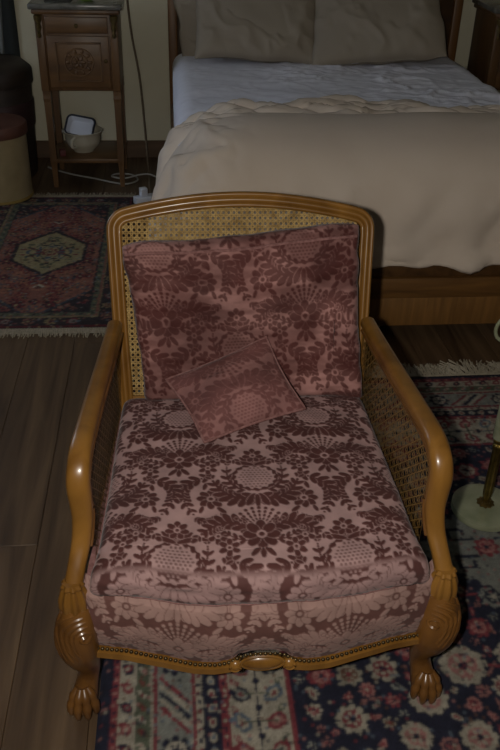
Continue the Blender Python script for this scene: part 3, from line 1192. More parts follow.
def main_rug():
    XA, XB, YA, YB = -0.185, 1.47, 0.15, 2.365
    res = 0.0037
    cv = Canvas(XA, XB, YA, YB, res, NAVY)
    X = cv.x[:, None] + 0 * cv.y[None, :]
    Y = 0 * cv.x[:, None] + cv.y[None, :]
    d = np.minimum(np.minimum(X - XA, XB - X), np.minimum(YB - Y, Y - YA))
    bands = [(0.0, NAVY), (0.026, RED), (0.044, CREAM), (0.078, GREEN), (0.108, CREAM * 0.85), (0.116, RED), (0.124, GREY), (0.198, RED), (0.206, CREAM), (0.222, NAVY), (0.256, RED), (0.276, CREAM * 1.02), (0.400, RED), (0.412, NAVY)]
    for t, c in bands:
        cv.a[d >= t] = c

    def along(dist, step, fn):
        # left border
        n = int((YB - YA - 2 * dist) / step)
        for k in range(n):
            fn(XA + dist, YA + dist + (k + 0.5) * step, math.pi / 2, k)
            fn(XB - dist, YA + dist + (k + 0.5) * step, math.pi / 2, k)
        n = int((XB - XA - 2 * dist) / step)
        for k in range(n):
            fn(XA + dist + (k + 0.5) * step, YB - dist, 0, k)
            fn(XA + dist + (k + 0.5) * step, YA + dist, 0, k)
    along(0.035, 0.016, lambda x, y, a, k: cv.ell(x, y, 0.005, 0.004, 0, PINK if k % 2 else NAVY))
    along(0.061, 0.048, lambda x, y, a, k: boteh(cv, x, y, 0.015, a + 0.5, (RED, PINK, CREAM) if k % 2 else (NAVY, RED, CREAM)))
    along(0.093, 0.03, lambda x, y, a, k: (cv.ell(x, y, 0.012, 0.006, a + 0.6, CREAM if k % 2 else BROWN), cv.ell(x, y, 0.005, 0.003, a, RED)))

    def wide(x, y, a, k):
        if k % 2 == 0:
            rosette(cv, x, y, 0.034, (NAVY, CREAM * 1.1, NAVY), 8)
        else:
            c, s = math.cos(a), math.sin(a)
            for q in range(-2, 3):
                ox, oy = c * q * 0.018, s * q * 0.018
                px, py = -s * 0.028, c * 0.028
                cv.line(x + ox - px - c * 0.03, y + oy - py - s * 0.03, x + ox + px + c * 0.03, y + oy + py + s * 0.03, 0.0085, (RED, CREAM, NAVY, CREAM, RED)[q + 2])
    along(0.161, 0.105, wide)
    along(0.239, 0.034, lambda x, y, a, k: (cv.ell(x, y, 0.011, 0.008, a, CREAM), cv.ell(x, y, 0.006, 0.004, a, RED if k % 2 else BLUE)))
    along(0.214, 0.022, lambda x, y, a, k: cv.ell(x, y, 0.006, 0.004, a, NAVY if k % 2 else RED))
    along(0.266, 0.018, lambda x, y, a, k: cv.ell(x, y, 0.004, 0.004, 0, CREAM if k % 2 else NAVY))

    def creamband(x, y, a, k):
        c, s = math.cos(a), math.sin(a)
        for side in (-1, 1):
            ox, oy = -s * 0.036 * side, c * 0.036 * side
            boteh(cv, x + ox, y + oy, 0.024, a + side * 0.9, [(RED, PINK, CREAM), (BLUE, CREAM, RED), (NAVY, GREY, RED), (RED, CREAM, NAVY)][(k + (side > 0)) % 4])
            cv.line(x, y, x + ox, y + oy, 0.004, GREEN)
        cv.ell(x + c * 0.032, y + s * 0.032, 0.008, 0.008, 0, NAVY)
        cv.line(x - c * 0.035, y - s * 0.035, x + c * 0.035, y + s * 0.035, 0.004, NAVY)
        leafp(cv, x + c * 0.03 - s * 0.05, y + s * 0.03 + c * 0.05, 0.012, 0.006, a + 0.6, RED, CREAM)
        leafp(cv, x + c * 0.03 + s * 0.05, y + s * 0.03 - c * 0.05, 0.012, 0.006, a - 0.6, GREEN, CREAM)
    along(0.338, 0.066, creamband)

    # field: pale lobed medallion beyond the chair, and scattered blossoms on navy
    fxa, fxb, fya, fyb = XA + 0.425, XB - 0.425, YA + 0.425, YB - 0.425
    rg = random.Random(5)
    cols = [(PINK, RED, CREAM), (RED, PINK, NAVY), (CREAM, RED, NAVY), (CREAM * 0.8, BROWN, RED), (RED, CREAM, NAVY), (GREY, NAVY, CREAM), (PINK * 0.8, NAVY, RED)]
    placed = []
    # stems
    for k in range(70):
        x, y = rg.uniform(fxa, fxb), rg.uniform(fya, fyb)
        an = rg.choice((0, 45, 90, 135)) + rg.uniform(-12, 12)
        l = rg.uniform(0.03, 0.07)
        cv.line(x, y, x + l * math.cos(R(an)), y + l * math.sin(R(an)), 0.0055, rg.choice((RED, PINK * 0.8, GREEN)))
    for (x, y, r) in ((0.52, 1.08, 0.042), (0.62, 1.16, 0.052), (0.47, 0.99, 0.034), (0.60, 0.98, 0.04)):
        rosette(cv, x, y, r, (CREAM * 0.95, PINK, NAVY), 11)
        placed.append((x, y, r))
    tries = 0
    while tries < 6000:
        tries += 1
        r = rg.choice((0.034, 0.028, 0.022, 0.018, 0.014, 0.011)) if tries > 300 else rg.choice((0.036, 0.03))
        x, y = rg.uniform(fxa + r * 0.6, fxb - r * 0.6), rg.uniform(fya + r * 0.6, fyb - r * 0.6)
        if any((x - a) ** 2 + (y - b) ** 2 < (r + c + 0.003) ** 2 for a, b, c in placed):
            continue
        placed.append((x, y, r))
        c = rg.choice(cols)
        if r > 0.016:
            rosette(cv, x, y, r, c, rg.choice((7, 8, 9)), rg.random())
        elif rg.random() < 0.5:
            leafp(cv, x, y, r * 1.2, r * 0.6, rg.uniform(0, 6), c[0], c[1])
        else:
            rosette(cv, x, y, r, c, 5, rg.random())
    # pale medallion with dark key figures
    mx, my = 0.80, 1.52
    MD = (np.abs(X - mx) / 0.20 + np.abs(Y - my) / 0.17)
    MD = MD + 0.04 * np.cos(24 * np.arctan2(Y - my, X - mx))
    cv.a[MD < 1.06] = NAVY
    cv.a[MD < 1.0] = GREY * 0.9
    for s1 in (-1, 1):
        for s2 in (-1, 1):
            bx, by = mx + s1 * 0.06, my + s2 * 0.05
            for (xa, ya, xb, yb) in ((-0.03, -0.02, 0.03, -0.02), (0.03, -0.02, 0.03, 0.02), (0.03, 0.02, -0.01, 0.02), (-0.01, 0.02, -0.01, 0.0)):
                cv.line(bx + s1 * xa, by + s2 * ya, bx + s1 * xb, by + s2 * yb, 0.009, NAVY)
    rosette(cv, mx, my, 0.035, (RED, PINK, NAVY), 8)
    # knotted wool: slight colour jitter
    cv.a = age(cv.a, [RED, NAVY, PINK, CREAM, NAVY, BROWN, BLUE], 101, 0.11, 0.86)
    Z = 0.008 + 0.0016 * vnoise(X, Y, 3.0, 31) + 0.0006 * RNG.rand(*X.shape)
    Z = np.where(d < 0.012, Z * np.clip(d / 0.012, 0.15, 1), Z)
    ctr = np.array([(XA + XB) / 2, (YA + YB) / 2, 0])
    Pn = np.stack([X + 0.004 * vnoise(X, Y, 2, 33), Y + 0.006 * vnoise(X, Y, 2.5, 34), Z], -1)
    o = grid_mesh('persian_rug', Pn - ctr, M['rug'], None, cv.a)
    o.location = ctr
    tag(o, 'navy and red floral oriental rug with cream boteh border under the armchair', 'rug')
    # fringe at the far end: clumped cream threads
    m = MB()
    rg = random.Random(9)
    x = XA
    while x < XB:
        yy = YB - 0.004 + 0.006 * float(vnoise(np.array([[x]]), np.array([[YB]]), 2.5, 34)[0, 0])
        clump = 0.5 + 0.5 * math.sin(x * 38) * math.sin(x * 13 + 1)
        L = 0.055 + 0.045 * clump + rg.uniform(-0.012, 0.012)
        dx = rg.uniform(-0.045, 0.045) + 0.02 * math.sin(x * 30)
        p = [(x, yy, 0.007), (x + dx * 0.4, yy + L * 0.5, 0.0075 + rg.uniform(0, 0.004)), (x + dx, yy + L, 0.0035 + rg.uniform(0, 0.003))]
        m.tube([Vector(q) - Vector(ctr) for q in p], 0.0026, 4)
        x += 0.0024
    tag(m.build('fringe', M['fringe'], o), 'clumped cream cotton fringe', kind='stuff')


main_rug()


def small_rug():
    XA, XB, YA, YB = -0.905, -0.205, 2.765, 4.175
    res = 0.0045
    RUST = lin('#76493d')
    DK = lin('#2e282c')
    YEL = lin('#837650')
    cv = Canvas(XA, XB, YA, YB, res, RUST)
    X = cv.x[:, None] + 0 * cv.y[None, :]
    Y = 0 * cv.x[:, None] + cv.y[None, :]
    d = np.minimum(np.minimum(X - XA, XB - X), np.minimum(YB - Y, Y - YA))
    for t, c in ((0, DK), (0.012, RED * 0.6), (0.022, DK), (0.085, YEL * 0.75), (0.092, RUST), (0.098, GREEN * 1.1), (0.122, DK), (0.13, DK)):
        cv.a[d >= t] = c

    def along(dist, step, fn):
        n = int((YB - YA - 2 * dist) / step)
        for k in range(n):
            fn(XA + dist, YA + dist + (k + 0.5) * step, math.pi / 2, k)
            fn(XB - dist, YA + dist + (k + 0.5) * step, math.pi / 2, k)
        n = int((XB - XA - 2 * dist) / step)
        for k in range(n):
            fn(XA + dist + (k + 0.5) * step, YB - dist, 0, k)
            fn(XA + dist + (k + 0.5) * step, YA + dist, 0, k)
    along(0.054, 0.085, lambda x, y, a, k: rosette(cv, x, y, 0.026, [(RUST, DK, YEL), (YEL * 0.8, RED * 0.7, DK), (RED * 0.8, GREY, DK)][k % 3], 7))
    along(0.054, 0.0425, lambda x, y, a, k: cv.ell(x, y, 0.008, 0.005, a, BLUE * 0.8) if k % 2 else None)
    along(0.110, 0.03, lambda x, y, a, k: cv.ell(x, y, 0.009, 0.005, a + 0.8, YEL * 0.8 if k % 2 else DK))
    mx, my = (XA + XB) / 2, (YA + YB) / 2
    # big rust lozenge field with clipped corners in the dark ground
    hexd = np.maximum(np.abs(X - mx) / 0.225, (np.abs(X - mx) / 0.225) * 0.42 + np.abs(Y - my) / 0.60)
    inner = d > 0.13
    cv.a[inner & (hexd < 1.06)] = BLUE * 0.5
    cv.a[inner & (hexd < 1.03)] = RUST
    rg = random.Random(12)
    for k in range(150):
        x, y = rg.uniform(XA + 0.14, mx), rg.uniform(YA + 0.14, my)
        r = rg.uniform(0.014, 0.034)
        hx_ = abs(x - mx) / 0.225 * 0.42 + abs(y - my) / 0.60
        if hx_ > 0.99:
            r *= 0.5
            if hx_ < 1.06:
                continue
        c = rg.choice([(RED * 0.75, RUST, DK), (DK, RED * 0.8, YEL), (lin('#7c4a36'), DK, YEL), (lin('#7a4434'), RED * 0.7, GREY), (BLUE * 0.6, RUST, YEL), (lin('#8a5a40'), RUST, DK)])
        n = rg.choice((4, 6))
        for sx in (0, 1):
            for sy in (0, 1):
                rosette(cv, 2 * mx - x if sx else x, 2 * my - y if sy else y, r, c, n)
    # hexagon medallion
    hm = np.maximum(np.abs(X - mx) / 0.145, (np.abs(X - mx) / 0.145) * 0.62 + np.abs(Y - my) / 0.225)
    cv.a[hm < 1.12] = DK
    cv.a[hm < 1.0] = YEL
    for q, (t, c) in enumerate(((0.80, GREEN), (0.74, YEL * 1.05), (0.50, lin('#4c5048')), (0.44, YEL))):
        dm = np.abs(X - mx) / 0.13 + np.abs(Y - my) / 0.21
        cv.a[(dm < t) & (hm < 0.95)] = c
    rg = random.Random(3)
    for k in range(26):
        x, y = rg.uniform(mx - 0.12, mx), rg.uniform(my - 0.18, my)
        if abs(x - mx) / 0.145 * 0.62 + abs(y - my) / 0.225 > 0.85:
            continue
        an = rg.choice((0.6, -0.6, 0, 1.57))
        c = rg.choice((DK, RED * 0.8, BLUE * 0.7, GREEN * 0.8))
        for sx in (0, 1):
            for sy in (0, 1):
                cv.ell(2 * mx - x if sx else x, 2 * my - y if sy else y, 0.016, 0.006, an * (1 if sx == sy else -1), c)
    rosette(cv, mx, my, 0.04, (RED * 0.8, YEL, DK), 8)
    for s in (-1, 1):
        for q in (-1, 1):
            cv.line(mx, my + s * 0.335, mx + q * 0.02, my + s * 0.355, 0.008, CREAM * 1.1)
    cv.a = age(cv.a, [RUST, DK, YEL, RED, GREY, BLUE], 102, 0.10, 1.0)
    Z = 0.007 + 0.001 * vnoise(X, Y, 4, 41)
    Z = np.where(d < 0.01, Z * 0.3, Z)
    ctr = np.array([mx, my, 0])
    rot = R(-0.8)
    o = grid_mesh('persian_rug', np.stack([X, Y, Z], -1) - ctr, M['rug'], None, cv.a)
    o.location = ctr
    o.rotation_euler = (0, 0, rot)
    tag(o, 'small rust-red oriental rug with a cream hexagon medallion on bare boards', 'rug')
    m = MB()
    rg = random.Random(19)
    for (yy, sg) in ((YA, -1), (YB, 1)):
        m.add([(XA - mx, yy - my, 0.0055), (XB - mx, yy - my, 0.0055), (XB - mx, yy - my + sg * 0.038, 0.004), (XA - mx, yy - my + sg * 0.038, 0.004)], [(0, 1, 2, 3)])
        x = XA
        while x < XB:
            L = 0.055 + rg.uniform(-0.008, 0.018)
            dx = rg.uniform(-0.012, 0.012)
            m.tube([Vector((x - mx, yy - my, 0.006)), Vector((x - mx + dx, yy - my + sg * L, 0.004))], 0.002, 4)
            x += 0.0055
    tag(m.build('fringe', M['fringe'], o), 'flat cream woven end with short fringe', kind='stuff')


small_rug()


# ------------------------------------------------------------------ bed
BX0, BX1 = 0.0, 1.625
bed = tag(empty('bed', ((BX0 + BX1) / 2, 3.75, 0)), 'brown wooden double bed frame with panelled headboard and low footboard', 'bed')


def bpart(name, b, mat, parent=bed, bev=0.004):
    m = MB()
    cx, cy = (BX0 + BX1) / 2, 3.75
    m.box(b[0] - cx, b[1] - cx, b[2] - cy, b[3] - cy, b[4], b[5], bev, 2)
    return m.build(name, mat, parent)


for xx in (BX0, BX1 - 0.05):
    bpart('head_post', (xx, xx + 0.05, 4.785, 4.84, 0, 1.18), M['post_wood'], bev=0.008)
hb = bpart('headboard', (BX0 + 0.05, BX1 - 0.05, 4.805, 4.83, 0.30, 1.12), M['head_wood'])
bpart('headboard_cap', (BX0 + 0.05, BX1 - 0.05, 4.79, 4.84, 1.10, 1.16), M['post_wood'], bev=0.01)
for k in range(3):
    x0 = BX0 + 0.10 + k * 0.48
    bpart('raised_panel', (x0, x0 + 0.44, 4.797, 4.806, 0.40, 1.04), M['bed_wood_c'], hb, 0.004)
fb = bpart('footboard_top_board', (BX0 + 0.02, BX1 - 0.02, 2.655, 2.69, 0.248, 0.335), M['bed_wood_c'])
bpart('footboard_rail', (BX0 + 0.02, BX1 - 0.02, 2.645, 2.69, 0.165, 0.246), M['bed_wood'])
bpart('footboard_bottom_board', (BX0 + 0.02, BX1 - 0.02, 2.655, 2.69, 0.045, 0.163), M['bed_wood_v'])
for xx in (BX0 + 0.02, BX1 - 0.08):
    bpart('foot', (xx, xx + 0.06, 2.69, 2.75, 0, 0.30), M['bed_wood_v'])
for xx in (BX0 + 0.005, BX1 - 0.035):
    bpart('side_rail', (xx, xx + 0.03, 2.69, 4.79, 0.15, 0.33), M['bed_wood'])


def rounded_slab(name, x0, x1, y0, y1, z0, z1, r, nx, ny, mat, fn=None):
    """closed rounded slab with a dense upper face"""
    cx, cy = (x0 + x1) / 2, (y0 + y1) / 2
    hx, hy = (x1 - x0) / 2, (y1 - y0) / 2
    u = np.linspace(-1, 1, nx)
    # loop around: sheet from lower left edge over top to lower right edge
    xs = np.concatenate([[-hx, -hx], -hx + r * (1 - np.cos(np.linspace(0, math.pi / 2, 7))), np.linspace(-hx + r, hx - r, nx)[1:-1], hx - r + r * np.sin(np.linspace(0, math.pi / 2, 7)), [hx, hx]])
    zs = np.concatenate([[z0, (z0 + z1) / 2], z1 - r + r * np.sin(np.linspace(0, math.pi / 2, 7)), np.full(nx - 2, z1), z1 - r + r * np.cos(np.linspace(0, math.pi / 2, 7)), [(z0 + z1) / 2, z0]])
    ys = np.concatenate([[-hy], -hy + r * (1 - np.cos(np.linspace(0, math.pi / 2, 6))), np.linspace(-hy + r, hy - r, ny)[1:-1], hy - r + r * np.sin(np.linspace(0, math.pi / 2, 6)), [hy]])
    yz = np.concatenate([[1.0], r * (1 - np.sin(np.linspace(0, math.pi / 2, 6))), np.zeros(ny - 2), r * (1 - np.cos(np.linspace(0, math.pi / 2, 6))), [1.0]])
    X = np.repeat(xs[:, None], len(ys), 1)
    Y = np.repeat(ys[None, :], len(xs), 0)
    Z = np.maximum(np.repeat(zs[:, None], len(ys), 1) - np.repeat(yz[None, :], len(xs), 0), z0)
    if fn is not None:
        X, Y, Z = fn(X, Y, Z)
    o = grid_mesh(name, np.stack([X, Y, Z], -1), mat)
    o.location = (cx, cy, 0)
    return o


def sheet_fn(X, Y, Z):
    yw = Y + 3.75
    up = smoothstep(0.45, 0.60, Z)
    ruck = smoothstep(3.0, 3.25, yw) * (1 - smoothstep(4.3, 4.7, yw))
    ridg = np.clip(1 - np.abs(vnoise(X * 1.3 + 0.6 * Y, Y * 1.9 - 0.4 * X, 3.2, 51, 4)) * 3, 0, 1)
    fine = np.clip(1 - np.abs(vnoise(X * 2.2 - 0.5 * Y, Y * 2.6 + X, 4.0, 55, 3)) * 3, 0, 1)
    Z = Z + up * ruck * (0.010 * vnoise(X, Y * 1.3, 4.5, 52, 3) + (0.25 + 0.75 * smoothstep(-0.1, 0.4, vnoise(X, Y, 1.6, 57, 2))) * (0.012 * ridg ** 2 + 0.006 * fine ** 2))
    side = (Z < 0.6)
    X = X + np.where(side & (X < 0), 0.006 * vnoise(Y, Z, 5, 53), 0)
    return X, Y, Z


mt = rounded_slab('mattress', BX0 + 0.02, BX1 - 0.04, 2.72, 4.78, 0.30, 0.622, 0.075, 150, 190, M['sheet'], sheet_fn)
tag(mt, 'mattress covered with a rumpled pale lavender sheet on the bed', 'mattress')


def duvet():
    # section along the bed: u=0 turned-back edge on the sheet ... 1 hem below the footboard top
    sec = spline([(0, 3.42, 0.640), (0, 3.34, 0.668), (0, 3.25, 0.672), (0, 3.17, 0.668), (0, 3.10, 0.690), (0, 3.03, 0.715), (0, 2.93, 0.722), (0, 2.82, 0.708), (0, 2.72, 0.668), (0, 2.655, 0.600), (0, 2.63, 0.50), (0, 2.622, 0.40), (0, 2.615, 0.31)], 130)
    S = np.array([(p.y, p.z) for p in sec])
    xl = np.linspace(0, 1, 190)
    # across: left drop, slope, top, right edge drop
    prof = spline([(-0.055, 0, -0.44), (-0.05, 0, -0.36), (-0.035, 0, -0.27), (-0.005, 0, -0.185), (0.045, 0, -0.11), (0.11, 0, -0.048), (0.20, 0, -0.012), (0.32, 0, 0.0), (0.6, 0, 0.0), (0.9, 0, 0.0), (1.2, 0, 0.0), (1.45, 0, -0.01), (1.58, 0, -0.05), (1.645, 0, -0.14), (1.66, 0, -0.26), (1.665, 0, -0.36)], 190)
    PX = np.array([(p.x, p.z) for p in prof])
    X = np.repeat(PX[:, 0][:, None], len(S), 1)
    DZ = np.repeat(PX[:, 1][:, None], len(S), 1)
    Y = np.repeat(S[:, 0][None, :], len(PX), 0)
    Zs = np.repeat(S[:, 1][None, :], len(PX), 0)
    hang = smoothstep(0.66, 0.50, Zs)          # 1 on the foot drop
    # on the foot drop the sides fall straight, above it they slope
    Z = Zs + DZ * (1 - 0.55 * hang)
    Z = np.maximum(Z, 0.20 + 0.02 * np.sin(X * 20))
    # corner gathers at the left foot corner: the cloth runs forward along the drop
    lc = smoothstep(0.35, -0.05, X)
    Y = Y - 0.02 * lc * hang
    up = 1 - hang
    # turned-back edge: crumpled band
    band = smoothstep(3.08, 3.16, Y)
    Y = Y + band * (0.07 * vnoise(X, X * 0, 3.0, 61, 2) - 0.10 * lc)
    Z = Z + band * (0.022 * vnoise(X * 1.2, Y * 3, 6, 62, 3) + 0.028 * np.clip(1 - np.abs(vnoise(X * 1.1 + Y, Y * 2.2, 4.5, 69, 3)) * 3, 0, 1))
    # broad soft swells and long folds
    Z = Z + up * 0.010 * vnoise(X, Y, 3, 63, 2)
    fold = vnoise(X * 2.0 + 0.5 * Z, Z * 0.7, 3.2, 64, 2)
    Y = Y - hang * (0.026 * fold + 0.026 * np.clip(1 - np.abs(vnoise(X * 1.5 - 0.8 * Z, Z, 3.5, 68, 2)) * 3, 0, 1))
    # gathers on the left slope
    g = np.clip(1 - np.abs(vnoise(Y * 1.3 + X * 0.8, X * 1.2 - Y * 0.3, 4.5, 65, 3)) * 2.6, 0, 1)
    Z = Z + lc * 0.040 * g * (1 - 0.4 * hang)
    X = X - lc * 0.02 * g
    # crumpled hem
    hem = smoothstep(0.40, 0.32, Zs)
    Y = Y - hem * 0.030 * np.abs(vnoise(X * 1.6, Z * 1.5, 9, 66, 3))
    Z = Z + hem * 0.022 * vnoise(X, X * 0, 5, 67, 3) + hem * 0.02 * (X - 0.6)
    P = np.stack([X, Y, Z], -1)
    c = np.array([0.8, 2.95, 0.4])
    o = grid_mesh('duvet', P - c, M['duvet'])
    o.location = c
    md = o.modifiers.new('thickness', 'SOLIDIFY')
    md.thickness = 0.022
    md.offset = -1
    return tag(o, 'thick beige duvet folded back over the foot of the bed', 'duvet')


duvet()


def pillow(name, loc, rot, hx, hy, hz, seed, label, group):
    n = 90
    u = np.linspace(-1, 1, n)
    U, V = np.meshgrid(u, u, indexing='ij')
    pr = (np.clip(1 - np.abs(U) ** 2.6, 0, 1) * np.clip(1 - np.abs(V) ** 2.6, 0, 1)) ** 0.42
    px = 1 - 0.06 * (1 - V ** 2) * 0 - 0.05 * (1 - np.abs(V) ** 2)
    X = U * hx * (1 - 0.05 * (1 - V ** 2) * np.abs(U))
    Y = V * hy * (1 - 0.06 * (1 - U ** 2) * np.abs(V))
    wr = 0.018 * vnoise(X, Y, 4, seed, 2) + 0.018 * np.clip(1 - np.abs(vnoise(X * 1.3 + 0.5 * Y, Y * 1.2, 4, seed + 1, 3)) * 3.4, 0, 1)
    X = X + 0.014 * vnoise(V, U, 2.0, seed + 2, 2)
    Y = Y + 0.018 * vnoise(U, V, 2.0, seed + 3, 2)
    T = np.stack([X, Y, hz * pr + wr * pr + 0.003], -1)
    B = np.stack([X, Y, -hz * pr], -1)
    P = np.concatenate([T, B[::-1][1:-1]], 0)
    o = grid_mesh(name, P, M['pillow'], closed_u=True)
    o.location = loc
    o.rotation_euler = rot
    return tag(o, label, 'pillow', group)


pillow('bed_pillow', (0.455, 4.560, 0.845), (R(56), R(3), R(2)), 0.330, 0.265, 0.085, 71, 'taupe pillow leaning on the headboard at the marble-topped nightstand side', None)
pillow('bed_pillow', (1.08, 4.535, 0.87), (R(50), R(-4), R(-5)), 0.345, 0.29, 0.10, 75, 'taupe pillow leaning on the headboard at the middle of the bed', None)
pillow('bed_pillow', (0.345, 4.70, 0.82), (R(74), R(-7), R(5)), 0.31, 0.215, 0.045, 79, 'taupe pillow squeezed behind another pillow against the headboard', None)


# ------------------------------------------------------------------ nightstands
def nightstand(loc, label, fancy=True):
    t = tag(empty('nightstand', loc), label, 'nightstand')
    HWD, DP = 0.194, 0.17       # half width / half depth of the carcass

    def bx(name, b, mat, parent=t, bev=0.003):
        m = MB()
        m.box(*b, bev, 2)
        return m.build(name, mat, parent)
    bx('marble_top', (-0.222, 0.222, -0.195, 0.185, 0.868, 0.893), M['marble'], bev=0.006)
    bx('cornice', (-0.210, 0.210, -0.184, 0.18, 0.846, 0.868), M['ns_wood'], bev=0.008)
    bx('body', (-HWD, HWD, -DP, DP, 0.495, 0.846), M['ns_wood'])
    dr = bx('drawer', (-0.150, 0.150, -DP - 0.010, -DP + 0.01, 0.762, 0.836), M['ns_wood_h'], bev=0.005)
    for s in (-1,):
        m = MB()
        m.lathe([(0.002, 0), (0.006, 0.002), (0.004, 0.010), (0.009, 0.016), (0.010, 0.021), (0.006, 0.026), (0.001, 0.027)], n=14)
        kn = m.build('knob', M['gilt'], dr)
        kn.location = (0, -DP - 0.009, 0.80)
        kn.rotation_euler = (R(90), 0, 0)
    dor = bx('door', (-0.150, 0.150, -DP - 0.010, -DP + 0.01, 0.512, 0.752), M['ns_wood_h'], bev=0.005)
    m = MB()
    # raised frame on the door and a carved medallion
    for (a, b, c, d) in ((-0.112, 0.112, 0.715, 0.724), (-0.112, 0.112, 0.540, 0.549), (-0.112, -0.103, 0.540, 0.724), (0.103, 0.112, 0.540, 0.724)):
        m.box(a, b, -DP - 0.016, -DP - 0.008, c, d, 0.002, 1)
    m.build('door_moulding', M['ns_wood'], dor)
    m = MB()
    cz = 0.632
    for rr, tr in ((0.070, 0.004), (0.040, 0.004)):
        ring_ = [(rr * math.cos(a), -DP - 0.010, cz + rr * 0.9 * math.sin(a)) for a in np.linspace(0, 2 * math.pi, 36, endpoint=False)]
        m.tube(ring_, tr, 6, closed=True, ref=(0, 1, 0))
    for k in range(10):
        a = 2 * math.pi * k / 10
        m.ball((0.055 * math.cos(a), -DP - 0.010, cz + 0.05 * math.sin(a)), (0.012, 0.006, 0.008), 8, 6, Matrix.Rotation(-a, 3, 'Y'))
    for k in range(6):
        a = 2 * math.pi * k / 6
        m.ball((0.020 * math.cos(a), -DP - 0.010, cz + 0.018 * math.sin(a)), (0.014, 0.006, 0.008), 8, 6, Matrix.Rotation(-a, 3, 'Y'))
    m.build('carved_medallion', M['ns_wood_h'], dor)
    m = MB()
    m.lathe([(0.002, 0), (0.006, 0.002), (0.004, 0.010), (0.009, 0.016), (0.010, 0.021), (0.006, 0.026), (0.001, 0.027)], n=14)
    kn = m.build('knob', M['gilt'], dor)
    kn.location = (0.132, -DP - 0.009, 0.642)
    kn.rotation_euler = (R(90), 0, 0)
    # corner columns and turned bronze capitals, then tapering legs
    for sx in (-1, 1):
        m = MB()
        m.box(sx * 0.178 - 0.020, sx * 0.178 + 0.020, -DP - 0.013, -DP + 0.03, 0.495, 0.846, 0.006, 2)
        cl = m.build('corner_column', M['ns_wood'], t)
        m = MB()
        m.lathe([(0.008, 0.742), (0.013, 0.752), (0.010, 0.768), (0.016, 0.790), (0.012, 0.806), (0.018, 0.822), (0.019, 0.840), (0.012, 0.845)], (sx * 0.180, -DP - 0.008, 0), 16, lobes=4, amp=0.12)
        m.build('capital', M['gilt'], cl)
        for sy in (-1, 1):
            m = MB()
            x, y = sx * 0.176, sy * 0.15
            pth = [(x, y, z) for z in (0.0, 0.03, 0.10, 0.14, 0.165, 0.30, 0.44, 0.455, 0.47, 0.495)]
            m.sweep(pth, [(-1, -1), (1, -1), (1, 1), (-1, 1)], (0, 1, 0), [0.011, 0.013, 0.0135, 0.017, 0.017, 0.0165, 0.018, 0.020, 0.019, 0.020])
            m.build('leg', M['ns_wood'], t, smooth=False)
    bx('shelf', (-0.185, 0.185, -0.165, 0.165, 0.130, 0.150), M['ns_wood_h'])
    t.scale = (1, 1, 1.022)
    return t


NSX, NSY = -0.443, 4.50
nightstand((NSX, NSY, 0), 'narrow walnut nightstand with marble top, a drawer, a door and an open lower shelf')
nightstand((1.872, 4.55, 0), 'dark wooden nightstand with stone top beyond the far side of the bed')

# chamber pot on the lower shelf
t = tag(empty('chamber_pot', (NSX - 0.030, NSY - 0.005, 0.154)), 'cream ceramic chamber pot with a handle on the nightstand shelf', 'pot')
m = MB()
m.lathe([(0.001, 0), (0.048, 0), (0.050, 0.008), (0.074, 0.035), (0.084, 0.065), (0.084, 0.092), (0.093, 0.106), (0.096, 0.112), (0.092, 0.115), (0.083, 0.105), (0.078, 0.088), (0.077, 0.065), (0.066, 0.035), (0.042, 0.014), (0.001, 0.012)], n=40)
m.v = [(a * 1.14, b * 1.14, c * 0.98) for a, b, c in m.v]
m.build('bowl', M['ceramic'], t)
m = MB()
ha = R(250)
hp = spline([(0.080 * math.cos(ha), 0.080 * math.sin(ha), 0.095), (0.115 * math.cos(ha), 0.115 * math.sin(ha), 0.088), (0.118 * math.cos(ha), 0.118 * math.sin(ha), 0.055), (0.078 * math.cos(ha), 0.078 * math.sin(ha), 0.040)], 16)
m.tube([Vector((p.x * 1.14, p.y * 1.14, p.z)) for p in hp], 0.0095, 8, ref=(0, 0.3, 1))
m.build('handle', M['ceramic'], t)
# pale dish with a dark rim tilted inside the pot
t = tag(empty('dish', (NSX - 0.045, NSY + 0.02, 0.276)), 'pale plastic dish with a dark rim tilted inside the ceramic pot', 'dish')
t.rotation_euler = (R(50), R(8), R(-10))


def rr_loop(hx, hy, r, z, n=8):
    out = []
    for (cx, cy, a0) in ((hx - r, hy - r, 0), (-hx + r, hy - r, 90), (-hx + r, -hy + r, 180), (hx - r, -hy + r, 270)):
        for k in range(n):
            a = R(a0 + 90 * k / (n - 1))
            out.append(Vector((cx + r * math.cos(a), cy + r * math.sin(a), z)))
    return out


m = MB()
lo = [rr_loop(0.060, 0.042, 0.02, -0.030), rr_loop(0.076, 0.056, 0.026, 0.0), rr_loop(0.072, 0.052, 0.024, 0.0), rr_loop(0.056, 0.038, 0.02, -0.026)]
nn_ = len(lo[0])
vs = [p for l in lo for p in l]
fs = [(i * nn_ + k, i * nn_ + (k + 1) % nn_, (i + 1) * nn_ + (k + 1) % nn_, (i + 1) * nn_ + k) for i in range(3) for k in range(nn_)]
fs.append(tuple(range(nn_)))
fs.append(tuple(3 * nn_ + k for k in range(nn_)))
m.add(vs, fs)
m.build('tray', M['white'], t)
m = MB()
m.tube(rr_loop(0.075, 0.055, 0.026, 0.002), 0.0055, 8, closed=True)
m.build('rim', M['navy'], t)
# small dark red packet beside the pot
m = MB()
m.box(-0.016, 0.016, -0.02, 0.02, 0, 0.032, 0.003, 2)
o = m.build('packet', M['darkred'])
o.location = (NSX - 0.135, NSY - 0.10, 0.154)
o.rotation_euler = (0, 0, R(15))
tag(o, 'small dark red packet beside the ceramic pot', 'packet')
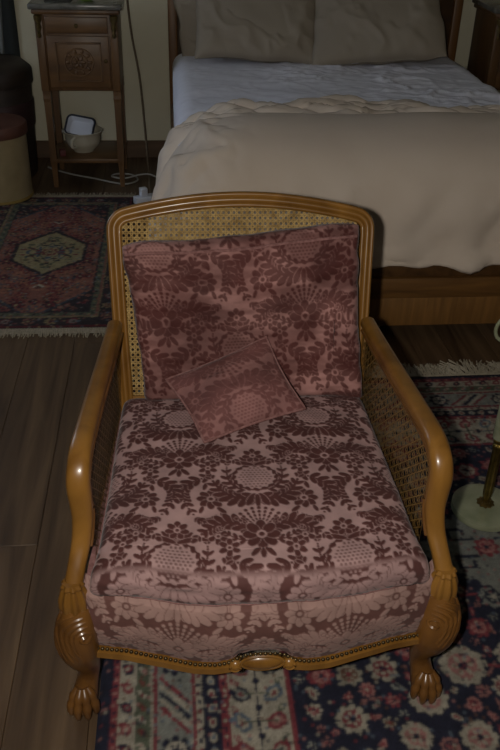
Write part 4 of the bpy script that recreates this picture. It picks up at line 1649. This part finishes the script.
# things on the marble top
m = MB()
m.lathe([(0.001, 0), (0.030, 0), (0.034, 0.006), (0.052, 0.030), (0.054, 0.034), (0.050, 0.034), (0.034, 0.012), (0.001, 0.008)], n=32)
o = m.build('bowl', M['green'])
o.location = (NSX + 0.045, NSY - 0.06, 0.9135)
tag(o, 'small green glazed bowl on the marble nightstand top', 'bowl')
m = MB()
m.box(-0.065, 0.065, -0.045, 0.045, 0, 0.035, 0.004, 2)
o = m.build('box', M['darkbox'])
o.location = (NSX - 0.09, NSY - 0.06, 0.9135)
tag(o, 'flat dark box on the marble nightstand top', 'box')

# cords and plug on the floor
m = MB()
cp = spline([(-0.215, 4.72, 0.98), (-0.208, 4.73, 0.85), (-0.195, 4.73, 0.70), (-0.165, 4.72, 0.50), (-0.150, 4.70, 0.30), (-0.140, 4.66, 0.12), (-0.132, 4.58, 0.012), (-0.125, 4.45, 0.0075), (-0.12, 4.30, 0.0078), (-0.112, 4.18, 0.0078)], 60)
m.tube(cp, 0.006, 8, ref=(1, 0.2, 0))
tag(m.build('lamp_cord', M['cord_brown']), 'brown lamp cord hanging down beside the nightstand', 'cord')
m = MB()
cp = spline([(-0.70, 4.66, 0.006), (-0.64, 4.60, 0.006), (-0.53, 4.52, 0.006), (-0.42, 4.46, 0.006), (-0.33, 4.40, 0.006), (-0.25, 4.37, 0.006), (-0.19, 4.43, 0.006), (-0.22, 4.52, 0.006), (-0.30, 4.52, 0.013), (-0.33, 4.46, 0.018), (-0.26, 4.44, 0.014), (-0.18, 4.48, 0.020), (-0.125, 4.475, 0.024), (-0.07, 4.47, 0.008), (0.06, 4.46, 0.006)], 120)
m.tube(cp, 0.005, 8)
tag(m.build('cable', M['cord_white']), 'thin white cable looping over the floor under the nightstand', 'cable')
t = tag(empty('power_strip', (-0.115, 4.10, 0), R(24)), 'white power strip with a plug on the floor beside the bed', 'power strip')
m = MB()
m.box(-0.085, 0.13, -0.026, 0.026, 0.0, 0.042, 0.006, 2)
m.build('strip_body', M['white'], t)
m = MB()
m.box(-0.055, -0.018, -0.018, 0.018, 0.042, 0.085, 0.005, 2)
m.build('plug', M['white'], t)

# ------------------------------------------------------------------ round containers and curtain in the corner
t = tag(empty('hamper', (-0.940, 4.592, 0)), 'tall dark round lidded hamper standing in the corner behind the tan box', 'hamper')
m = MB()
m.lathe([(0.001, 0.0), (0.185, 0.0), (0.19, 0.01), (0.205, 0.48), (0.203, 0.49), (0.001, 0.49)], n=48)
hb_ = m.build('body', M['hamper'], t)
m = MB()
m.lathe([(0.2035, 0.27), (0.2055, 0.275), (0.2095, 0.40), (0.2060, 0.405)], n=48)
m.build('band', M['hamper_band'], hb_)
m = MB()
m.lathe([(0.001, 0.49), (0.214, 0.49), (0.217, 0.495), (0.217, 0.555), (0.212, 0.565), (0.17, 0.60), (0.09, 0.615), (0.001, 0.62)], n=48)
m.build('lid', M['hamper'], t)
t = tag(empty('round_box', (-0.886, 4.208, 0.008)), 'round tan box with a russet lid standing in front of the dark hamper', 'box')
m = MB()
m.lathe([(0.001, 0.0), (0.158, 0.0), (0.160, 0.004), (0.160, 0.325), (0.001, 0.325)], n=48)
b_ = m.build('body', M['boxtan'], t)
m = MB()
m.lathe([(0.1585, 0.0), (0.1635, 0.002), (0.1635, 0.014), (0.1585, 0.016)], n=48)
m.build('trim_band', M['trim_y'], b_)
m = MB()
m.lathe([(0.001, 0.325), (0.168, 0.325), (0.170, 0.328), (0.170, 0.372), (0.165, 0.378), (0.10, 0.384), (0.001, 0.386)], n=48)
m.build('lid', M['boxlid'], t)
# dark curtain against the back wall
nx, nz = 120, 30
xg = np.linspace(-1.32, -0.812, nx)
zg = np.linspace(0.20, 2.28, nz)
Xg = np.repeat(xg[:, None], nz, 1)
Zg = np.repeat(zg[None, :], nx, 0)
Yg = 4.832 + 0.012 * np.sin(Xg * 62 + 0.6 * np.sin(Zg * 3)) + 0.006 * vnoise(Xg, Zg, 4, 81)
o = grid_mesh('curtain', np.stack([Xg + 1.0, Yg - 4.832, Zg - 0.2], -1), M['curtain'])
o.location = (-1.0, 4.832, 0.2)
md = o.modifiers.new('thickness', 'SOLIDIFY')
md.thickness = 0.004
tag(o, 'dark curtain hanging in the corner behind the hamper', 'curtain')
m = MB()
m.tube([(-0.875, 4.66, 0.618), (-0.863, 4.80, 1.2)], 0.012, 12, ref=(0, 1, 0))
o = m.build('pole', M['grey_metal'])
tag(o, 'grey metal pole propped on the hamper lid against the curtain', 'pole')

# ------------------------------------------------------------------ floor lamp
t = tag(empty('floor_lamp', (0.838, 1.658, 0.009)), 'floor lamp with pale onyx disc base and brass stem on the rug', 'lamp')
m = MB()
m.lathe([(0.001, 0.0), (0.082, 0.0), (0.090, 0.004), (0.092, 0.012), (0.089, 0.022), (0.078, 0.026), (0.030, 0.029), (0.001, 0.029)], n=64)
m.build('base', M['onyx'], t)
m = MB()
m.lathe([(0.001, 0.029), (0.023, 0.029), (0.023, 0.032), (0.014, 0.034), (0.013, 0.040), (0.001, 0.040)], n=40, lobes=10, amp=0.10)
m.build('base_rosette', M['gilt'], t)
m = MB()
m.lathe([(0.001, 0.034), (0.0075, 0.034), (0.0085, 0.050), (0.0125, 0.062), (0.0125, 0.215), (0.015, 0.222), (0.015, 0.229), (0.0105, 0.234), (0.0165, 0.240), (0.0165, 0.246), (0.010, 0.252), (0.001, 0.252)], n=48, lobes=12, amp=0.05)
m.build('brass_stem', M['brass'], t)
m = MB()
m.lathe([(0.001, 0.252), (0.0195, 0.252), (0.021, 0.258), (0.021, 0.415), (0.0185, 0.422), (0.001, 0.422)], n=40)
m.build('onyx_column', M['onyx'], t)
m = MB()
m.lathe([(0.001, 0.422), (0.017, 0.422), (0.017, 0.430), (0.010, 0.438), (0.010, 1.30), (0.001, 1.30)], n=32)
up = m.build('upper_stem', M['brass'], t)
m = MB()
c0 = Vector((-0.054, -0.02, 0.590))
m.tube([c0 + Vector((0.030 * math.cos(a), 0.0, 0.034 * math.sin(a))) for a in np.linspace(0, 2 * math.pi, 32, endpoint=False)], 0.0045, 8, closed=True, ref=(0, 1, 0))
m.tube([c0 + Vector((0.030, 0, 0)), Vector((0, 0, 0.60))], 0.004, 8)
m.build('ring_bracket', M['onyx'], up)
m = MB()
m.lathe([(0.001, 1.30), (0.03, 1.30), (0.20, 1.31), (0.12, 1.56), (0.117, 1.56), (0.195, 1.315), (0.03, 1.31), (0.001, 1.31)], n=40)
m.build('lamp_shade', M['ceramic'], t)
